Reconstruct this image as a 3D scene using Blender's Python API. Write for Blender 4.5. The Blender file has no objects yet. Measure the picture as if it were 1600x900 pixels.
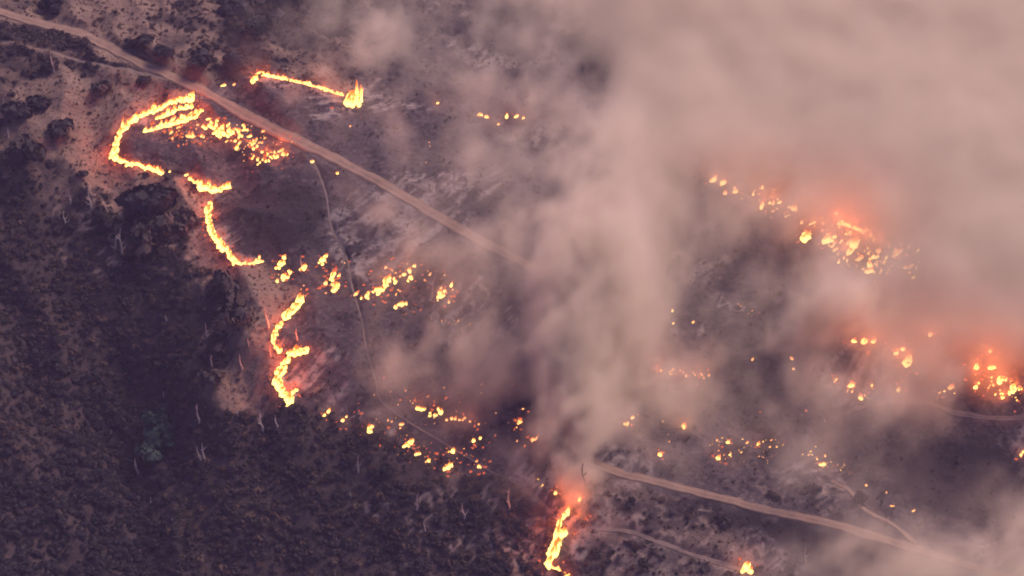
import bpy, math, random
import numpy as np
from mathutils import Vector

random.seed(11)
rng = np.random.default_rng(11)
scene = bpy.context.scene
COL = scene.collection

# ------------------------------------------------------------------ camera
DIST, ELEV, FPX = 1000.0, math.radians(38), 4000.0        # FPX: focal length in photo pixels (1600 wide)
CE, SE = math.cos(ELEV), math.sin(ELEV)
CAM = np.array([0.0, -DIST * CE, DIST * SE])
cam_data = bpy.data.cameras.new('camera')
cam = bpy.data.objects.new('camera', cam_data)
COL.objects.link(cam)
cam.location = CAM
cam.rotation_euler = (math.pi / 2 - ELEV, 0, 0)
cam_data.sensor_width = 36
cam_data.lens = 36 * FPX / 1600
cam_data.clip_start = 1
cam_data.clip_end = 20000
scene.camera = cam

# ------------------------------------------------------------------ sky, sun, exposure
SUN_EL, SUN_AZ = math.radians(48), math.radians(50)       # azimuth clockwise from +Y
world = bpy.data.worlds.new('World')
scene.world = world
world.use_nodes = True
wn, wl = world.node_tree.nodes, world.node_tree.links
bg = wn['Background']
sky = wn.new('ShaderNodeTexSky')
sky.sky_type = 'NISHITA'
sky.sun_disc = False
sky.sun_elevation = SUN_EL
sky.sun_rotation = SUN_AZ
sky.dust_density = 6.0
sky.air_density = 1.0
sky.ozone_density = 3.0
tint = wn.new('ShaderNodeMix')
tint.data_type = 'RGBA'
tint.blend_type = 'MULTIPLY'
tint.inputs[0].default_value = 1.0
tint.inputs[7].default_value = (1.0, 0.79, 1.0, 1)        # sky seen through the smoke pall
wl.new(sky.outputs[0], tint.inputs[6])
wl.new(tint.outputs[2], bg.inputs[0])
bg.inputs[1].default_value = 0.145

sun_data = bpy.data.lights.new('sun', 'SUN')
sun_data.energy = 3.35
sun_data.angle = math.radians(24)
sun_data.color = (1.0, 0.72, 0.51)
sun = bpy.data.objects.new('sun', sun_data)
COL.objects.link(sun)
sdir = Vector((math.sin(SUN_AZ) * math.cos(SUN_EL), math.cos(SUN_AZ) * math.cos(SUN_EL), math.sin(SUN_EL)))
sun.rotation_euler = sdir.to_track_quat('Z', 'Y').to_euler()
sun.location = (300, 300, 500)

scene.view_settings.view_transform = 'Standard'
scene.view_settings.look = 'None'
scene.view_settings.exposure = 0.0
scene.view_settings.gamma = 1.0
cy = scene.cycles
cy.volume_bounces = 2
cy.max_bounces = 5
cy.diffuse_bounces = 2
cy.glossy_bounces = 1
cy.volume_step_rate = 2.0
cy.volume_max_steps = 256
cy.sample_clamp_indirect = 2.0
cy.use_light_tree = True
cy.filter_width = 2.0
scene.render.filter_size = 2.0

# ------------------------------------------------------------------ numpy helpers
def ray(u, v):
    u = np.asarray(u, float); v = np.asarray(v, float)
    a, b = (u - 800) / FPX, (450 - v) / FPX
    return np.stack([a, CE + b * SE, -SE + b * CE], -1)

def at_plane(u, v, z):
    """the point of the place that lies at height z under photo point (u, v)"""
    d = ray(u, v)
    t = (np.asarray(z, float) - CAM[2]) / d[..., 2]
    return CAM + d * t[..., None]

_perm = rng.permutation(512).astype(np.int64)
_perm = np.concatenate([_perm, _perm])
_ang = rng.random(1024) * 2 * np.pi
def perlin(x, y):
    xi, yi = np.floor(x).astype(np.int64), np.floor(y).astype(np.int64)
    xf, yf = x - xi, y - yi
    def g(ix, iy, fx, fy):
        h = _perm[(_perm[ix & 511] + iy) & 511]
        return np.cos(_ang[h]) * fx + np.sin(_ang[h]) * fy
    s, t = xf * xf * xf * (xf * (xf * 6 - 15) + 10), yf * yf * yf * (yf * (yf * 6 - 15) + 10)
    a = g(xi, yi, xf, yf) * (1 - s) + g(xi + 1, yi, xf - 1, yf) * s
    b = g(xi, yi + 1, xf, yf - 1) * (1 - s) + g(xi + 1, yi + 1, xf - 1, yf - 1) * s
    return (a * (1 - t) + b * t) * 1.6
def fbm(x, y, n=4):
    s, a = 0, 1.0
    for k in range(n):
        s = s + a * perlin(x * 2 ** k + 17.3 * k, y * 2 ** k - 9.1 * k)
        a *= 0.5
    return s

def smooth(a, b, x):
    t = np.clip((x - a) / (b - a), 0, 1)
    return t * t * (3 - 2 * t)

def seg_dist(px, py, pts):
    """distance from points to a polyline and the parameter (index + fraction) along it"""
    best = np.full(px.shape, 1e9); par = np.zeros(px.shape)
    for k in range(len(pts) - 1):
        ax, ay = pts[k][:2]; bx, by = pts[k + 1][:2]
        dx, dy = bx - ax, by - ay
        L = dx * dx + dy * dy + 1e-9
        t = np.clip(((px - ax) * dx + (py - ay) * dy) / L, 0, 1)
        d = np.hypot(px - ax - t * dx, py - ay - t * dy)
        m = d < best
        best = np.where(m, d, best); par = np.where(m, k + t, par)
    return best, par

def inside(px, py, poly):
    c = np.zeros(px.shape, bool)
    n = len(poly)
    for i in range(n):
        x1, y1 = poly[i][:2]; x2, y2 = poly[(i + 1) % n][:2]
        m = ((y1 > py) != (y2 > py)) & (px < (x2 - x1) * (py - y1) / (y2 - y1 + 1e-12) + x1)
        c ^= m
    return c

# ------------------------------------------------------------------ terrain heights
CTRL = np.array([
 (0,20,22),(130,60,20),(270,120,18),(450,210,15),(600,290,12),(740,370,9),(870,450,5),(900,600,-3),(940,730,-7),(1180,795,-10),(1330,830,-12),(1550,890,-16),
 (400,20,4),(700,50,-14),(800,200,-8),(1000,100,-22),(1300,150,-20),(1600,100,-15),(1200,300,-8),(1400,400,-6),(1100,500,-14),(1100,620,-20),(1300,520,-6),
 (1420,560,-6),(1580,580,-5),(1450,650,-14),(1300,700,-20),(1550,760,-26),(200,-40,14),(600,-60,-8),
 (100,180,15),(100,260,7),(300,200,14),(350,260,9),(330,330,6),(150,330,1),(250,420,-3),(50,420,-14),(100,550,-24),(50,800,-36),(200,650,-40),(190,880,-50),
 (230,720,-45),(120,700,-33),(350,560,-7),(430,560,-4),(450,430,3),(600,450,1),(600,600,-5),(500,650,-14),(400,780,-26),(600,800,-24),(780,800,-17),(860,850,-18),
 (1000,850,-15),(300,750,-36),(300,880,-40),(0,640,-26),(1150,880,-17),(700,650,-7),(750,550,-5),(700,900,-30),(0,900,-38),(1300,900,-22),(1600,980,-20),
 (1700,500,-4),(1750,750,-20),(-100,100,20),(-120,500,-20),(-120,900,-36),(400,1000,-46),(900,1000,-28),(800,-120,-16),(1400,-120,-20)], float)
CTRL[:, 2] *= np.where((CTRL[:, 0] < 480) & (CTRL[:, 1] > 380), .95, .8)
cp = at_plane(CTRL[:, 0], CTRL[:, 1], CTRL[:, 2])
ring = [(math.cos(a) * r, math.sin(a) * r, -20 + 14 * math.sin(3 * a + r)) for r in (480, 900) for a in np.linspace(0, 2 * np.pi, 13)[:-1]]
cp = np.concatenate([cp, np.array(ring)])
C2 = 20.0 ** 2
def _kern(dx, dy): return np.sqrt(dx * dx + dy * dy + C2)
_A = _kern(cp[:, None, 0] - cp[None, :, 0], cp[:, None, 1] - cp[None, :, 1]) + np.eye(len(cp)) * -2.0
_n = len(cp)
_M = np.zeros((_n + 1, _n + 1)); _M[:_n, :_n] = _A; _M[_n, :_n] = 1; _M[:_n, _n] = 1
_w = np.linalg.solve(_M, np.append(cp[:, 2], 0))

def base_height(x, y):
    h = np.full(x.shape, _w[-1])
    for (cx, cyy, _), w in zip(cp, _w[:-1]):
        h = h + w * _kern(x - cx, y - cyy)
    r = np.hypot(x, y)
    k = smooth(500, 1100, r)
    return h * (1 - k) + k * (-20 + 35 * fbm(x / 600, y / 600, 3))

def axis(lo, hi, step, far):
    core = list(np.arange(lo, hi + 1e-6, step))
    a, s = core[-1], step
    while a < far: s *= 1.25; a += s; core.append(a)
    a, s = core[0], step
    while a > -far: s *= 1.25; a -= s; core.insert(0, a)
    return np.array(core)
GX, GY = axis(-262, 262, 0.8, 4500), axis(-190, 290, 0.95, 4500)
XX, YY = np.meshgrid(GX, GY)
coarseness = smooth(300, 420, np.hypot(XX, YY))
# roads and trails in photo points, half width in metres
ROADS = {
 'dirt_road': ([(-60,8),(0,22),(60,35),(115,52),(165,72),(215,100),(270,124),(330,150),(390,182),(450,214),(520,247),(600,290),(670,330),(740,372),(810,408),(855,436),(882,462),(895,505),(893,560),(884,620),(888,680),(912,715),(960,738),(1040,758),(1120,778),(1200,797),(1280,815),(1350,834),(1430,858),(1500,882),(1580,905),(1680,930)], 3.0),
}
TRAILS = {
 'dirt_track': ([(-60,60),(0,66),(40,76),(85,86),(130,98),(175,108),(215,116),(262,130)], 0.9),
 'winding_footpath': ([(487,250),(498,272),(508,300),(514,335),(519,362),(533,385),(543,410),(548,440),(556,470),(566,505),(572,545),(588,600),(594,625),(640,660),(690,690),(740,720),(775,742),(815,762),(850,790),(866,806)], 0.36),
 'hillside_trail': ([(940,828),(985,832),(1030,850),(1080,868),(1130,884),(1170,898),(1230,925)], 0.8),
 'valley_track': ([(1335,640),(1385,628),(1420,628),(1460,634),(1500,648),(1560,655),(1640,652)], 1.0),
 'side_track': ([(1300,752),(1330,768),(1345,790),(1368,806),(1400,822),(1430,850)], 1.2),
}
def catmull(P, per=6):
    P = np.array(P, float); out = []
    Q = np.vstack([2 * P[0] - P[1], P, 2 * P[-1] - P[-2]])
    for i in range(1, len(Q) - 2):
        for t in np.linspace(0, 1, per, endpoint=False):
            p0, p1, p2, p3 = Q[i - 1:i + 3]
            out.append(0.5 * (2 * p1 + (p2 - p0) * t + (2 * p0 - 5 * p1 + 4 * p2 - p3) * t * t + (3 * p1 - p0 - 3 * p2 + p3) * t ** 3))
    out.append(P[-1]); return np.array(out)

HB = base_height(XX, YY)
def make_sampler(H):
    def f(x, y):
        x = np.asarray(x, float); y = np.asarray(y, float)
        i = np.clip(np.searchsorted(GX, x) - 1, 0, len(GX) - 2); j = np.clip(np.searchsorted(GY, y) - 1, 0, len(GY) - 2)
        a = np.clip((x - GX[i]) / (GX[i + 1] - GX[i]), 0, 1); b = np.clip((y - GY[j]) / (GY[j + 1] - GY[j]), 0, 1)
        return (H[j, i] * (1 - a) + H[j, i + 1] * a) * (1 - b) + (H[j + 1, i] * (1 - a) + H[j + 1, i + 1] * a) * b
    return f
def ground_hit(sampler, u, v):
    """where the sight line of a photo point meets the terrain"""
    d = ray(u, v)
    lo = (60 - CAM[2]) / d[..., 2]; hi = (-75 - CAM[2]) / d[..., 2]
    t = lo.copy(); done = np.zeros(t.shape, bool); res = hi.copy()
    for k in range(80):
        t = lo + (hi - lo) * k / 79
        p = CAM + d * t[..., None]
        below = p[..., 2] < sampler(p[..., 0], p[..., 1])
        new = below & ~done
        res = np.where(new, t, res); done |= below
    a, b = res - (hi - lo) / 79, res
    for _ in range(18):
        m = (a + b) / 2
        p = CAM + d * m[..., None]
        below = p[..., 2] < sampler(p[..., 0], p[..., 1])
        b = np.where(below, m, b); a = np.where(below, a, m)
    p = CAM + d * b[..., None]
    return p
hb = make_sampler(HB)
def px2(P):  # photo polyline -> ground xy on the smooth terrain
    P = np.array(P, float)
    return ground_hit(hb, P[:, 0], P[:, 1])[:, :2]
road_xy = {k: (catmull(px2(p)), w) for k, (p, w) in {**ROADS, **TRAILS}.items()}

core = (np.abs(XX) < 300) & (np.abs(YY - 50) < 280)
flat = np.zeros(XX.shape)
for k, (pts, w) in road_xy.items():
    d, _ = seg_dist(XX[core], YY[core], pts)
    m = 1 - smooth(w * 0.9, w * 2.2 + 1, d)
    flat[core] = np.maximum(flat[core], m)

# burned ground: everything behind the fire's edge
BURN_PX = [(395,128),(345,132),(300,150),(250,165),(205,188),(180,218),(170,243),(200,256),(255,270),(300,282),(350,300),(330,312),(322,340),(333,370),(360,408),(410,410),
 (450,430),(470,465),(440,490),(425,520),(430,545),(455,552),(432,580),(432,605),(455,630),(510,640),(575,672),(640,702),(700,732),(760,742),(830,775),(858,800),(855,850),(856,880),(890,900),(960,980),
 (1800,1100),(1900,-100),(760,-150),(640,-20),(560,110),(545,158),(480,132),(415,116)]
burn_poly = px2(BURN_PX)
bx, by = XX + 3.5 * fbm(XX / 9, YY / 9, 3), YY + 3.5 * fbm(XX / 9 + 40, YY / 9, 3)
d_edge, _ = seg_dist(bx, by, np.vstack([burn_poly, burn_poly[:1]]))
ins = inside(bx, by, burn_poly)
burn = smooth(-1.2, 1.2, np.where(ins, d_edge, -d_edge))

def map_px(table, xy_z=0.0):
    """a coarse table in photo points (100 px cells from (-100,-100)) laid on the ground plane; returns a sampler of x, y"""
    T = np.array(table, float)
    def f(x, y, z=0.0):
        dx, dy, dz = x - CAM[0], y - CAM[1], z - CAM[2]
        depth = dy * CE - dz * SE
        u = 800 + FPX * dx / depth; v = 450 - FPX * (dy * SE + dz * CE) / depth
        a = np.clip((u + 100) / 100, 0, T.shape[1] - 1.001); b = np.clip((v + 100) / 100, 0, T.shape[0] - 1.001)
        i, j = a.astype(int), b.astype(int); a = a - i; b = b - j
        a = a * a * (3 - 2 * a); b = b * b * (3 - 2 * b)
        return (T[j, i] * (1 - a) + T[j, i + 1] * a) * (1 - b) + (T[j + 1, i] * (1 - a) + T[j + 1, i + 1] * a) * b
    return f

def px_mask(poly, soft):
    w = px2(poly); dd, _ = seg_dist(bx, by, np.vstack([w, w[:1]]))
    return smooth(-soft, soft, np.where(inside(bx, by, w), dd, -dd))
burn *= 1 - .62 * px_mask([(905,790),(935,735),(1010,765),(1060,800),(1150,840),(1250,905),(1300,1000),(930,1000)], 5)
soot = px_mask([(1045,772),(1120,788),(1240,818),(1370,850),(1330,880),(1240,850),(1130,822),(1050,805)], 2.5)
soot = np.maximum(soot, .8 * px_mask([(1400,700),(1560,690),(1640,760),(1600,830),(1460,800),(1380,750)], 8))
soot = np.maximum(soot, .8 * px_mask([(345,305),(480,290),(505,330),(510,380),(440,400),(370,395),(335,345)], 4))
pale_zone = np.zeros(XX.shape)
for poly_ in ([(90,290),(200,285),(330,310),(330,420),(200,430),(90,400)], [(560,750),(760,760),(860,830),(860,930),(620,900),(560,830)], [(1190,745),(1330,740),(1360,800),(1200,800)], [(300,430),(420,470),(400,520),(320,500)], [(940,760),(1130,810),(1230,890),(950,900)]):
    pale_zone = np.maximum(pale_zone, px_mask(poly_, 6))
net = 1 - np.abs(perlin(bx / 7.5, by / 7.5)) * 4.2
pale = pale_zone * np.clip(net, 0, 1) * smooth(-.5, .3, fbm(XX / 12 + 9, YY / 12, 2))
gn = fbm(XX / 45, YY / 45, 4)
gul = 1 - np.abs(perlin(XX / 26 + 0.35 * YY / 26, YY / 70 + 3)) * 2
relief = 1.6 * gn + gul * (1.3 + 2.2 * smooth(-60, -110, XX) ) + 2.5 * smooth(-60, -110, XX) * fbm(XX / 30 + 2, YY / 30, 2) + 0.55 * fbm(XX / 7, YY / 7, 3)
fine = 0.22 * fbm(XX / 2.1, YY / 2.1, 2)
# where chaparral grows thick (0 grass .. 1 thicket), 100 px cells, first row v=-100, first column u=-100
SHRUB = [
 [.1,.1,.2,.3,.5,.8,.8,.7,.5,.3,.3,.3,.3,.3,.3,.3,.3,.3,.3],
 [.2,.3,.2,.1,.4,.9,.8,.6,.4,.3,.3,.3,.3,.3,.3,.3,.3,.3,.3],
 [.5,.5,.3,.3,.4,.5,.4,.3,.3,.3,.3,.3,.3,.3,.3,.3,.3,.3,.3],
 [.4,.4,.1,.0,.0,.1,.2,.3,.3,.3,.3,.3,.3,.3,.3,.3,.3,.3,.3],
 [.7,.7,.5,.5,.3,.2,.2,.3,.3,.3,.3,.3,.3,.3,.3,.3,.3,.3,.3],
 [1.,1.,.8,.9,.5,.2,.2,.3,.3,.3,.3,.3,.3,.3,.3,.3,.3,.3,.3],
 [1.,1.,1.,1.,.8,.1,.2,.3,.3,.3,.3,.3,.3,.3,.3,.3,.3,.3,.3],
 [1.,1.,1.,1.,.6,.3,.4,.4,.3,.3,.3,.3,.3,.3,.3,.3,.3,.3,.3],
 [1.,1.,1.,1.,1.,.9,.8,.7,.4,.4,.4,.3,.4,.4,.4,.3,.3,.3,.3],
 [1.,1.,1.,1.,1.,1.,1.,.9,.8,.7,.6,.5,.4,.4,.4,.3,.3,.3,.3],
 [1.,1.,1.,1.,1.,1.,1.,1.,.9,.8,.7,.6,.4,.4,.4,.3,.3,.3,.3]]
shrub_map = map_px(SHRUB)
HH = HB + (relief * (1 - 0.75 * flat) + fine * (1 - flat)) * (1 - coarseness * 0.6)
hs = make_sampler(HH)
thick = shrub_map(XX, YY, HH)
thick = np.where(coarseness > 0.5, 0.8, thick)
# dark wedges of brush between road and track, top left
for poly in ([(345,470),(400,455),(428,500),(425,560),(428,610),(400,645),(340,642),(332,585),(372,545)], [(130,240),(172,252),(255,275),(310,300),(322,340),(330,380),(360,412),(415,420),(420,450),(340,430),(300,380),(290,330),(200,305),(150,290)], [(20,130),(100,120),(220,140),(250,165),(190,190),(160,240),(100,245),(60,200)]):
    wp = ground_hit(hs, *np.array(poly, float).T)[:, :2]
    ii = inside(bx, by, wp)
    thick = np.where(ii, 0.0, thick)
for poly in ([(0,30),(60,36),(110,58),(150,72),(140,80),(90,78),(40,66),(0,60)], [(0,72),(60,84),(60,92),(0,90)], [(95,98),(140,80),(190,100),(210,112),(130,106)]):
    wp = ground_hit(hs, *np.array(poly, float).T)[:, :2]
    ii = inside(XX, YY, wp)
    thick = np.where(ii, 0.95, thick)
tn = np.clip(thick + 0.32 * fbm(XX / 14, YY / 14, 3), 0, 1)
tn = tn * (1 - .8 * pale)
wx_, wy_ = XX + 5 * fbm(XX / 40, YY / 40 + 7, 2), YY + 5 * fbm(XX / 40 + 5, YY / 40, 2)
streak = 0.60 + 0.55 * perlin((wx_ * 0.6 + wy_ * 0.8) / 26, (wx_ * 0.8 - wy_ * 0.6) / 3.2) + 0.45 * fbm(XX / 9 + 5, YY / 9, 3)
lines = 1 - np.abs(perlin((wx_ * .62 + wy_ * .78) / 17 + 4, (wx_ * .78 - wy_ * .62) / 4.2)) * 5.5
lines = np.clip(lines, 0, 1) * smooth(-.25, .2, fbm(XX / 16 + 1, YY / 16 + 4, 2))
streak = np.maximum(streak, .25 + lines)
streak = np.clip(streak * smooth(-.35, .45, fbm(XX / 55 + 2, YY / 55 + 8, 2)), 0, 1)

def mesh_from(name, verts, faces, mats=(), smooth_shade=True):
    me = bpy.data.meshes.new(name)
    verts = np.asarray(verts, np.float32)
    faces = np.asarray(faces, np.int32)
    me.vertices.add(len(verts)); me.vertices.foreach_set('co', verts.ravel())
    k = faces.shape[1]
    me.loops.add(faces.size); me.loops.foreach_set('vertex_index', faces.ravel())
    me.polygons.add(len(faces))
    me.polygons.foreach_set('loop_start', np.arange(0, faces.size, k, dtype=np.int32))
    me.polygons.foreach_set('loop_total', np.full(len(faces), k, np.int32))
    me.update(calc_edges=True)
    if smooth_shade: me.shade_smooth()
    for m in mats: me.materials.append(m)
    return me
def put(name, me, parent=None, **props):
    o = bpy.data.objects.new(name, me); COL.objects.link(o)
    if parent: o.parent = parent
    for k, v in props.items(): o[k] = v
    return o
def attr(me, name, vals):
    a = me.attributes.new(name, 'FLOAT', 'POINT'); a.data.foreach_set('value', np.asarray(vals, np.float32).ravel())

# ------------------------------------------------------------------ materials
class NT:
    def __init__(s, name, volume=False):
        s.m = bpy.data.materials.new(name); s.m.use_nodes = True
        s.n, s.l = s.m.node_tree.nodes, s.m.node_tree.links
        s.n.clear(); s.out = s.n.new('ShaderNodeOutputMaterial')
    def node(s, t, **kw):
        x = s.n.new(t)
        for k, v in kw.items(): setattr(x, k, v)
        return x
    def link(s, a, b): s.l.new(a, b)
    def attr(s, name): return s.node('ShaderNodeAttribute', attribute_name=name).outputs['Fac']
    def noise(s, scale, detail=4, rough=0.6, vec=None):
        x = s.node('ShaderNodeTexNoise'); x.inputs['Scale'].default_value = scale
        x.inputs['Detail'].default_value = detail; x.inputs['Roughness'].default_value = rough
        if vec is None:
            g = s.node('ShaderNodeNewGeometry'); vec = g.outputs['Position']
        s.link(vec, x.inputs['Vector']); return x.outputs['Fac']
    def math(s, op, a, b=None):
        x = s.node('ShaderNodeMath', operation=op)
        for i, q in enumerate((a, b)):
            if q is None: continue
            if isinstance(q, (int, float)): x.inputs[i].default_value = q
            else: s.link(q, x.inputs[i])
        return x.outputs[0]
    def remap(s, x, a, b, c=0.0, d=1.0):
        r = s.node('ShaderNodeMapRange', interpolation_type='SMOOTHSTEP')
        s.link(x, r.inputs[0])
        for i, q in enumerate((a, b, c, d)): r.inputs[i + 1].default_value = q
        return r.outputs[0]
    def mix(s, f, a, b):
        x = s.node('ShaderNodeMix', data_type='RGBA')
        for idx, q in ((0, f), (6, a), (7, b)):
            if isinstance(q, (int, float)): x.inputs[idx].default_value = q
            elif isinstance(q, tuple): x.inputs[idx].default_value = (*q, 1)
            else: s.link(q, x.inputs[idx])
        return x.outputs[2]
    def diffuse(s, col, rough=0.95, bump=None, strength=0.5, dist=0.3):
        p = s.node('ShaderNodeBsdfPrincipled')
        p.inputs['Roughness'].default_value = rough; p.inputs['Specular IOR Level'].default_value = 0.15
        if isinstance(col, tuple): p.inputs['Base Color'].default_value = (*col, 1)
        else: s.link(col, p.inputs['Base Color'])
        if bump is not None:
            b = s.node('ShaderNodeBump'); b.inputs['Strength'].default_value = strength; b.inputs['Distance'].default_value = dist
            s.link(bump, b.inputs['Height']); s.link(b.outputs[0], p.inputs['Normal'])
        s.link(p.outputs[0], s.out.inputs[0]); return s.m

def mat_ground():
    t = NT('hillside_ground')
    burn, thick, ash = t.attr('burn'), t.attr('thick'), t.attr('ash')
    nA, nB, nC = t.noise(0.09, 6, 0.65), t.noise(0.55, 5, 0.7), t.noise(2.2, 3, 0.7)
    grass = t.mix(t.remap(nA, .35, .65), (.235, .17, .135), (.185, .133, .11))
    grass = t.mix(t.remap(nB, .48, .66, 0, .8), grass, (.135, .098, .08))
    soil = t.mix(t.remap(nB, .38, .62), (.040, .032, .035), (.060, .047, .047))
    fresh = t.mix(t.remap(thick, .15, .6), grass, soil)
    char = t.mix(t.remap(nA, .38, .62), (.030, .026, .033), (.072, .061, .069))
    char = t.mix(t.remap(nB, .48, .68, 0, .8), char, (.15, .122, .118))
    char = t.mix(t.math('MULTIPLY', t.remap(ash, .45, .95), t.remap(nB, .30, .55)), char, (.27, .235, .225))
    char = t.mix(t.attr('soot'), char, (.020, .016, .021))
    col = t.mix(burn, fresh, char)
    col = t.mix(t.math('MULTIPLY', t.attr('pale'), t.remap(nB, .3, .55)), col, (.30, .235, .205))
    col = t.mix(t.remap(nC, .35, .7, 0, .3), col, (.02, .016, .016))
    return t.diffuse(col, bump=t.math('ADD', nB, t.math('MULTIPLY', nC, .4)), strength=0.9, dist=0.8)
def mat_dirt(name, a, b):
    t = NT(name)
    n1, n2 = t.noise(0.25, 5, .6), t.noise(1.6, 4, .7)
    g = t.attr('across')
    col = t.mix(t.remap(n1, .35, .65), a, b)
    rut = t.math('ABSOLUTE', t.math('SUBTRACT', t.math('ABSOLUTE', g), 0.42))
    col = t.mix(t.remap(rut, 0.0, .2, .8, 0), col, tuple(c * 1.25 for c in a))
    col = t.mix(t.remap(n2, .55, .75, 0, .5), col, tuple(c * .6 for c in b))
    return t.diffuse(col, bump=n2, strength=.4, dist=.15)
def mat_leaf(name, a, b):
    t = NT(name)
    rnd = t.node('ShaderNodeObjectInfo').outputs['Random']
    n = t.noise(0.35, 3, .6)
    k = t.math('ADD', t.math('MULTIPLY', rnd, .5), t.math('MULTIPLY', n, .5))
    return t.diffuse(t.mix(t.remap(k, .25, .75), a, b), rough=.8)
def mat_plain(name, a, b, scale=1.5):
    t = NT(name)
    return t.diffuse(t.mix(t.remap(t.noise(scale, 4, .6), .35, .65), a, b))
def mat_flame(name, strength, core, tip, edge=(1.0, .10, .015)):
    t = NT(name)
    h = t.attr('rise')
    lw = t.node('ShaderNodeLayerWeight'); lw.inputs[0].default_value = .35
    n = t.noise(0.9, 3, .6)
    k = t.math('ADD', h, t.math('MULTIPLY', t.math('SUBTRACT', n, .5), .7))
    col = t.mix(t.remap(k, .33, .9), core, tip)
    st = t.remap(k, .3, 1.05, strength, strength * .35)
    e = t.node('ShaderNodeEmission')
    t.link(col, e.inputs[0]); t.link(st, e.inputs[1])
    t.link(e.outputs[0], t.out.inputs[0])
    t.m.cycles.emission_sampling = 'NONE'
    return t.m

M_GROUND = mat_ground()
M_ROAD = mat_dirt('pale_dirt', (.20, .14, .108), (.14, .10, .08))
M_TRAIL = mat_dirt('worn_dirt', (.17, .135, .12), (.115, .09, .082))
M_LEAF = mat_leaf('chaparral_leaf', (.043, .038, .040), (.064, .054, .050))
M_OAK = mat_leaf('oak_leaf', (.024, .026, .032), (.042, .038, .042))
M_GREEN = mat_leaf('green_leaf', (.026, .050, .045), (.038, .064, .052))
M_SAGE = mat_leaf('dry_shrub_leaf', (.085, .058, .046), (.13, .095, .072))
M_BARK = mat_plain('bark', (.07, .05, .04), (.11, .085, .07))
M_SNAG = mat_plain('bleached_wood', (.50, .44, .40), (.36, .31, .28))
M_CHAR = mat_plain('charred_wood', (.018, .015, .016), (.05, .042, .042))
M_FLAME = mat_flame('yellow_flame', 3.5, (1.0, .64, .17), (1.0, .20, .025))
M_FLAME_LOW = mat_flame('orange_flame', 2.6, (1.0, .46, .14), (1.0, .16, .03))
M_EMBER = mat_flame('ember_glow', 1.0, (1.0, .20, .07), (1.0, .07, .025))

# ------------------------------------------------------------------ the ground sheet
ny, nx = XX.shape
idx = np.arange(ny * nx).reshape(ny, nx)
faces = np.stack([idx[:-1, :-1], idx[:-1, 1:], idx[1:, 1:], idx[1:, :-1]], -1).reshape(-1, 4)
me = mesh_from('ground', np.stack([XX, YY, HH], -1).reshape(-1, 3), faces, [M_GROUND])
attr(me, 'burn', burn); attr(me, 'thick', tn); attr(me, 'ash', streak); attr(me, 'pale', pale); attr(me, 'soot', soot)
put('ground', me, kind='structure')

def ground_px(u, v):
    u = np.atleast_1d(np.asarray(u, float)); v = np.atleast_1d(np.asarray(v, float))
    return ground_hit(hs, u, v)

# ------------------------------------------------------------------ roads
def ribbon(name, pts, half, mat, lift, label=None, wob=.25):
    seg = np.hypot(*np.diff(pts, axis=0).T); s = np.concatenate([[0], np.cumsum(seg)])
    n = max(8, int(s[-1] / 1.0))
    q = np.linspace(0, s[-1], n)
    x, y = np.interp(q, s, pts[:, 0]), np.interp(q, s, pts[:, 1])
    for _ in range(3):
        x[1:-1] = (x[:-2] + 2 * x[1:-1] + x[2:]) / 4; y[1:-1] = (y[:-2] + 2 * y[1:-1] + y[2:]) / 4
    tx, ty = np.gradient(x), np.gradient(y); L = np.hypot(tx, ty); nxx, nyy = -ty / L, tx / L
    K = np.array([-1, -.92, -.6, -.3, 0, .3, .6, .92, 1])
    if name == 'dirt_road': half = np.interp(q / s[-1], (0, .35, .6, 1), (2.9, 3.0, 2.1, 2.0))
    if name == 'winding_footpath': half = np.interp(q / s[-1], (0, .3, .5, 1), (.42, .34, .2, .26))
    if name == 'side_track': half = half * .75
    wl_ = half * (1 + wob * fbm(q / 6, q * 0 + 3.3, 3)); wr_ = half * (1 + wob * fbm(q / 6, q * 0 + 9.3, 3))
    V, A = [], []
    zc = hs(x, y)
    for c in K:
        w = np.where(c < 0, wl_, wr_)
        px_, py_ = x + nxx * c * w, y + nyy * c * w
        dn = -.9 if abs(c) == 1 else lift
        V.append(np.stack([px_, py_, hs(px_, py_) + dn], -1)); A.append(np.full(n, c))
    V = np.stack(V, 1).reshape(-1, 3); A = np.stack(A, 1).ravel()
    k = len(K); i = np.arange(n * k).reshape(n, k)
    F = np.stack([i[:-1, :-1], i[1:, :-1], i[1:, 1:], i[:-1, 1:]], -1).reshape(-1, 4)[:, ::-1]
    me = mesh_from(name, V, F, [mat]); attr(me, 'across', A)
    return put(name, me, kind='structure')
for k, (pts, w) in road_xy.items():
    if k == 'dirt_road': ribbon(k, pts, w, M_ROAD, .22, wob=.22)
    else: ribbon(k, pts, w, M_TRAIL if k != 'side_track' else M_ROAD, .16, wob=.45)

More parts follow.
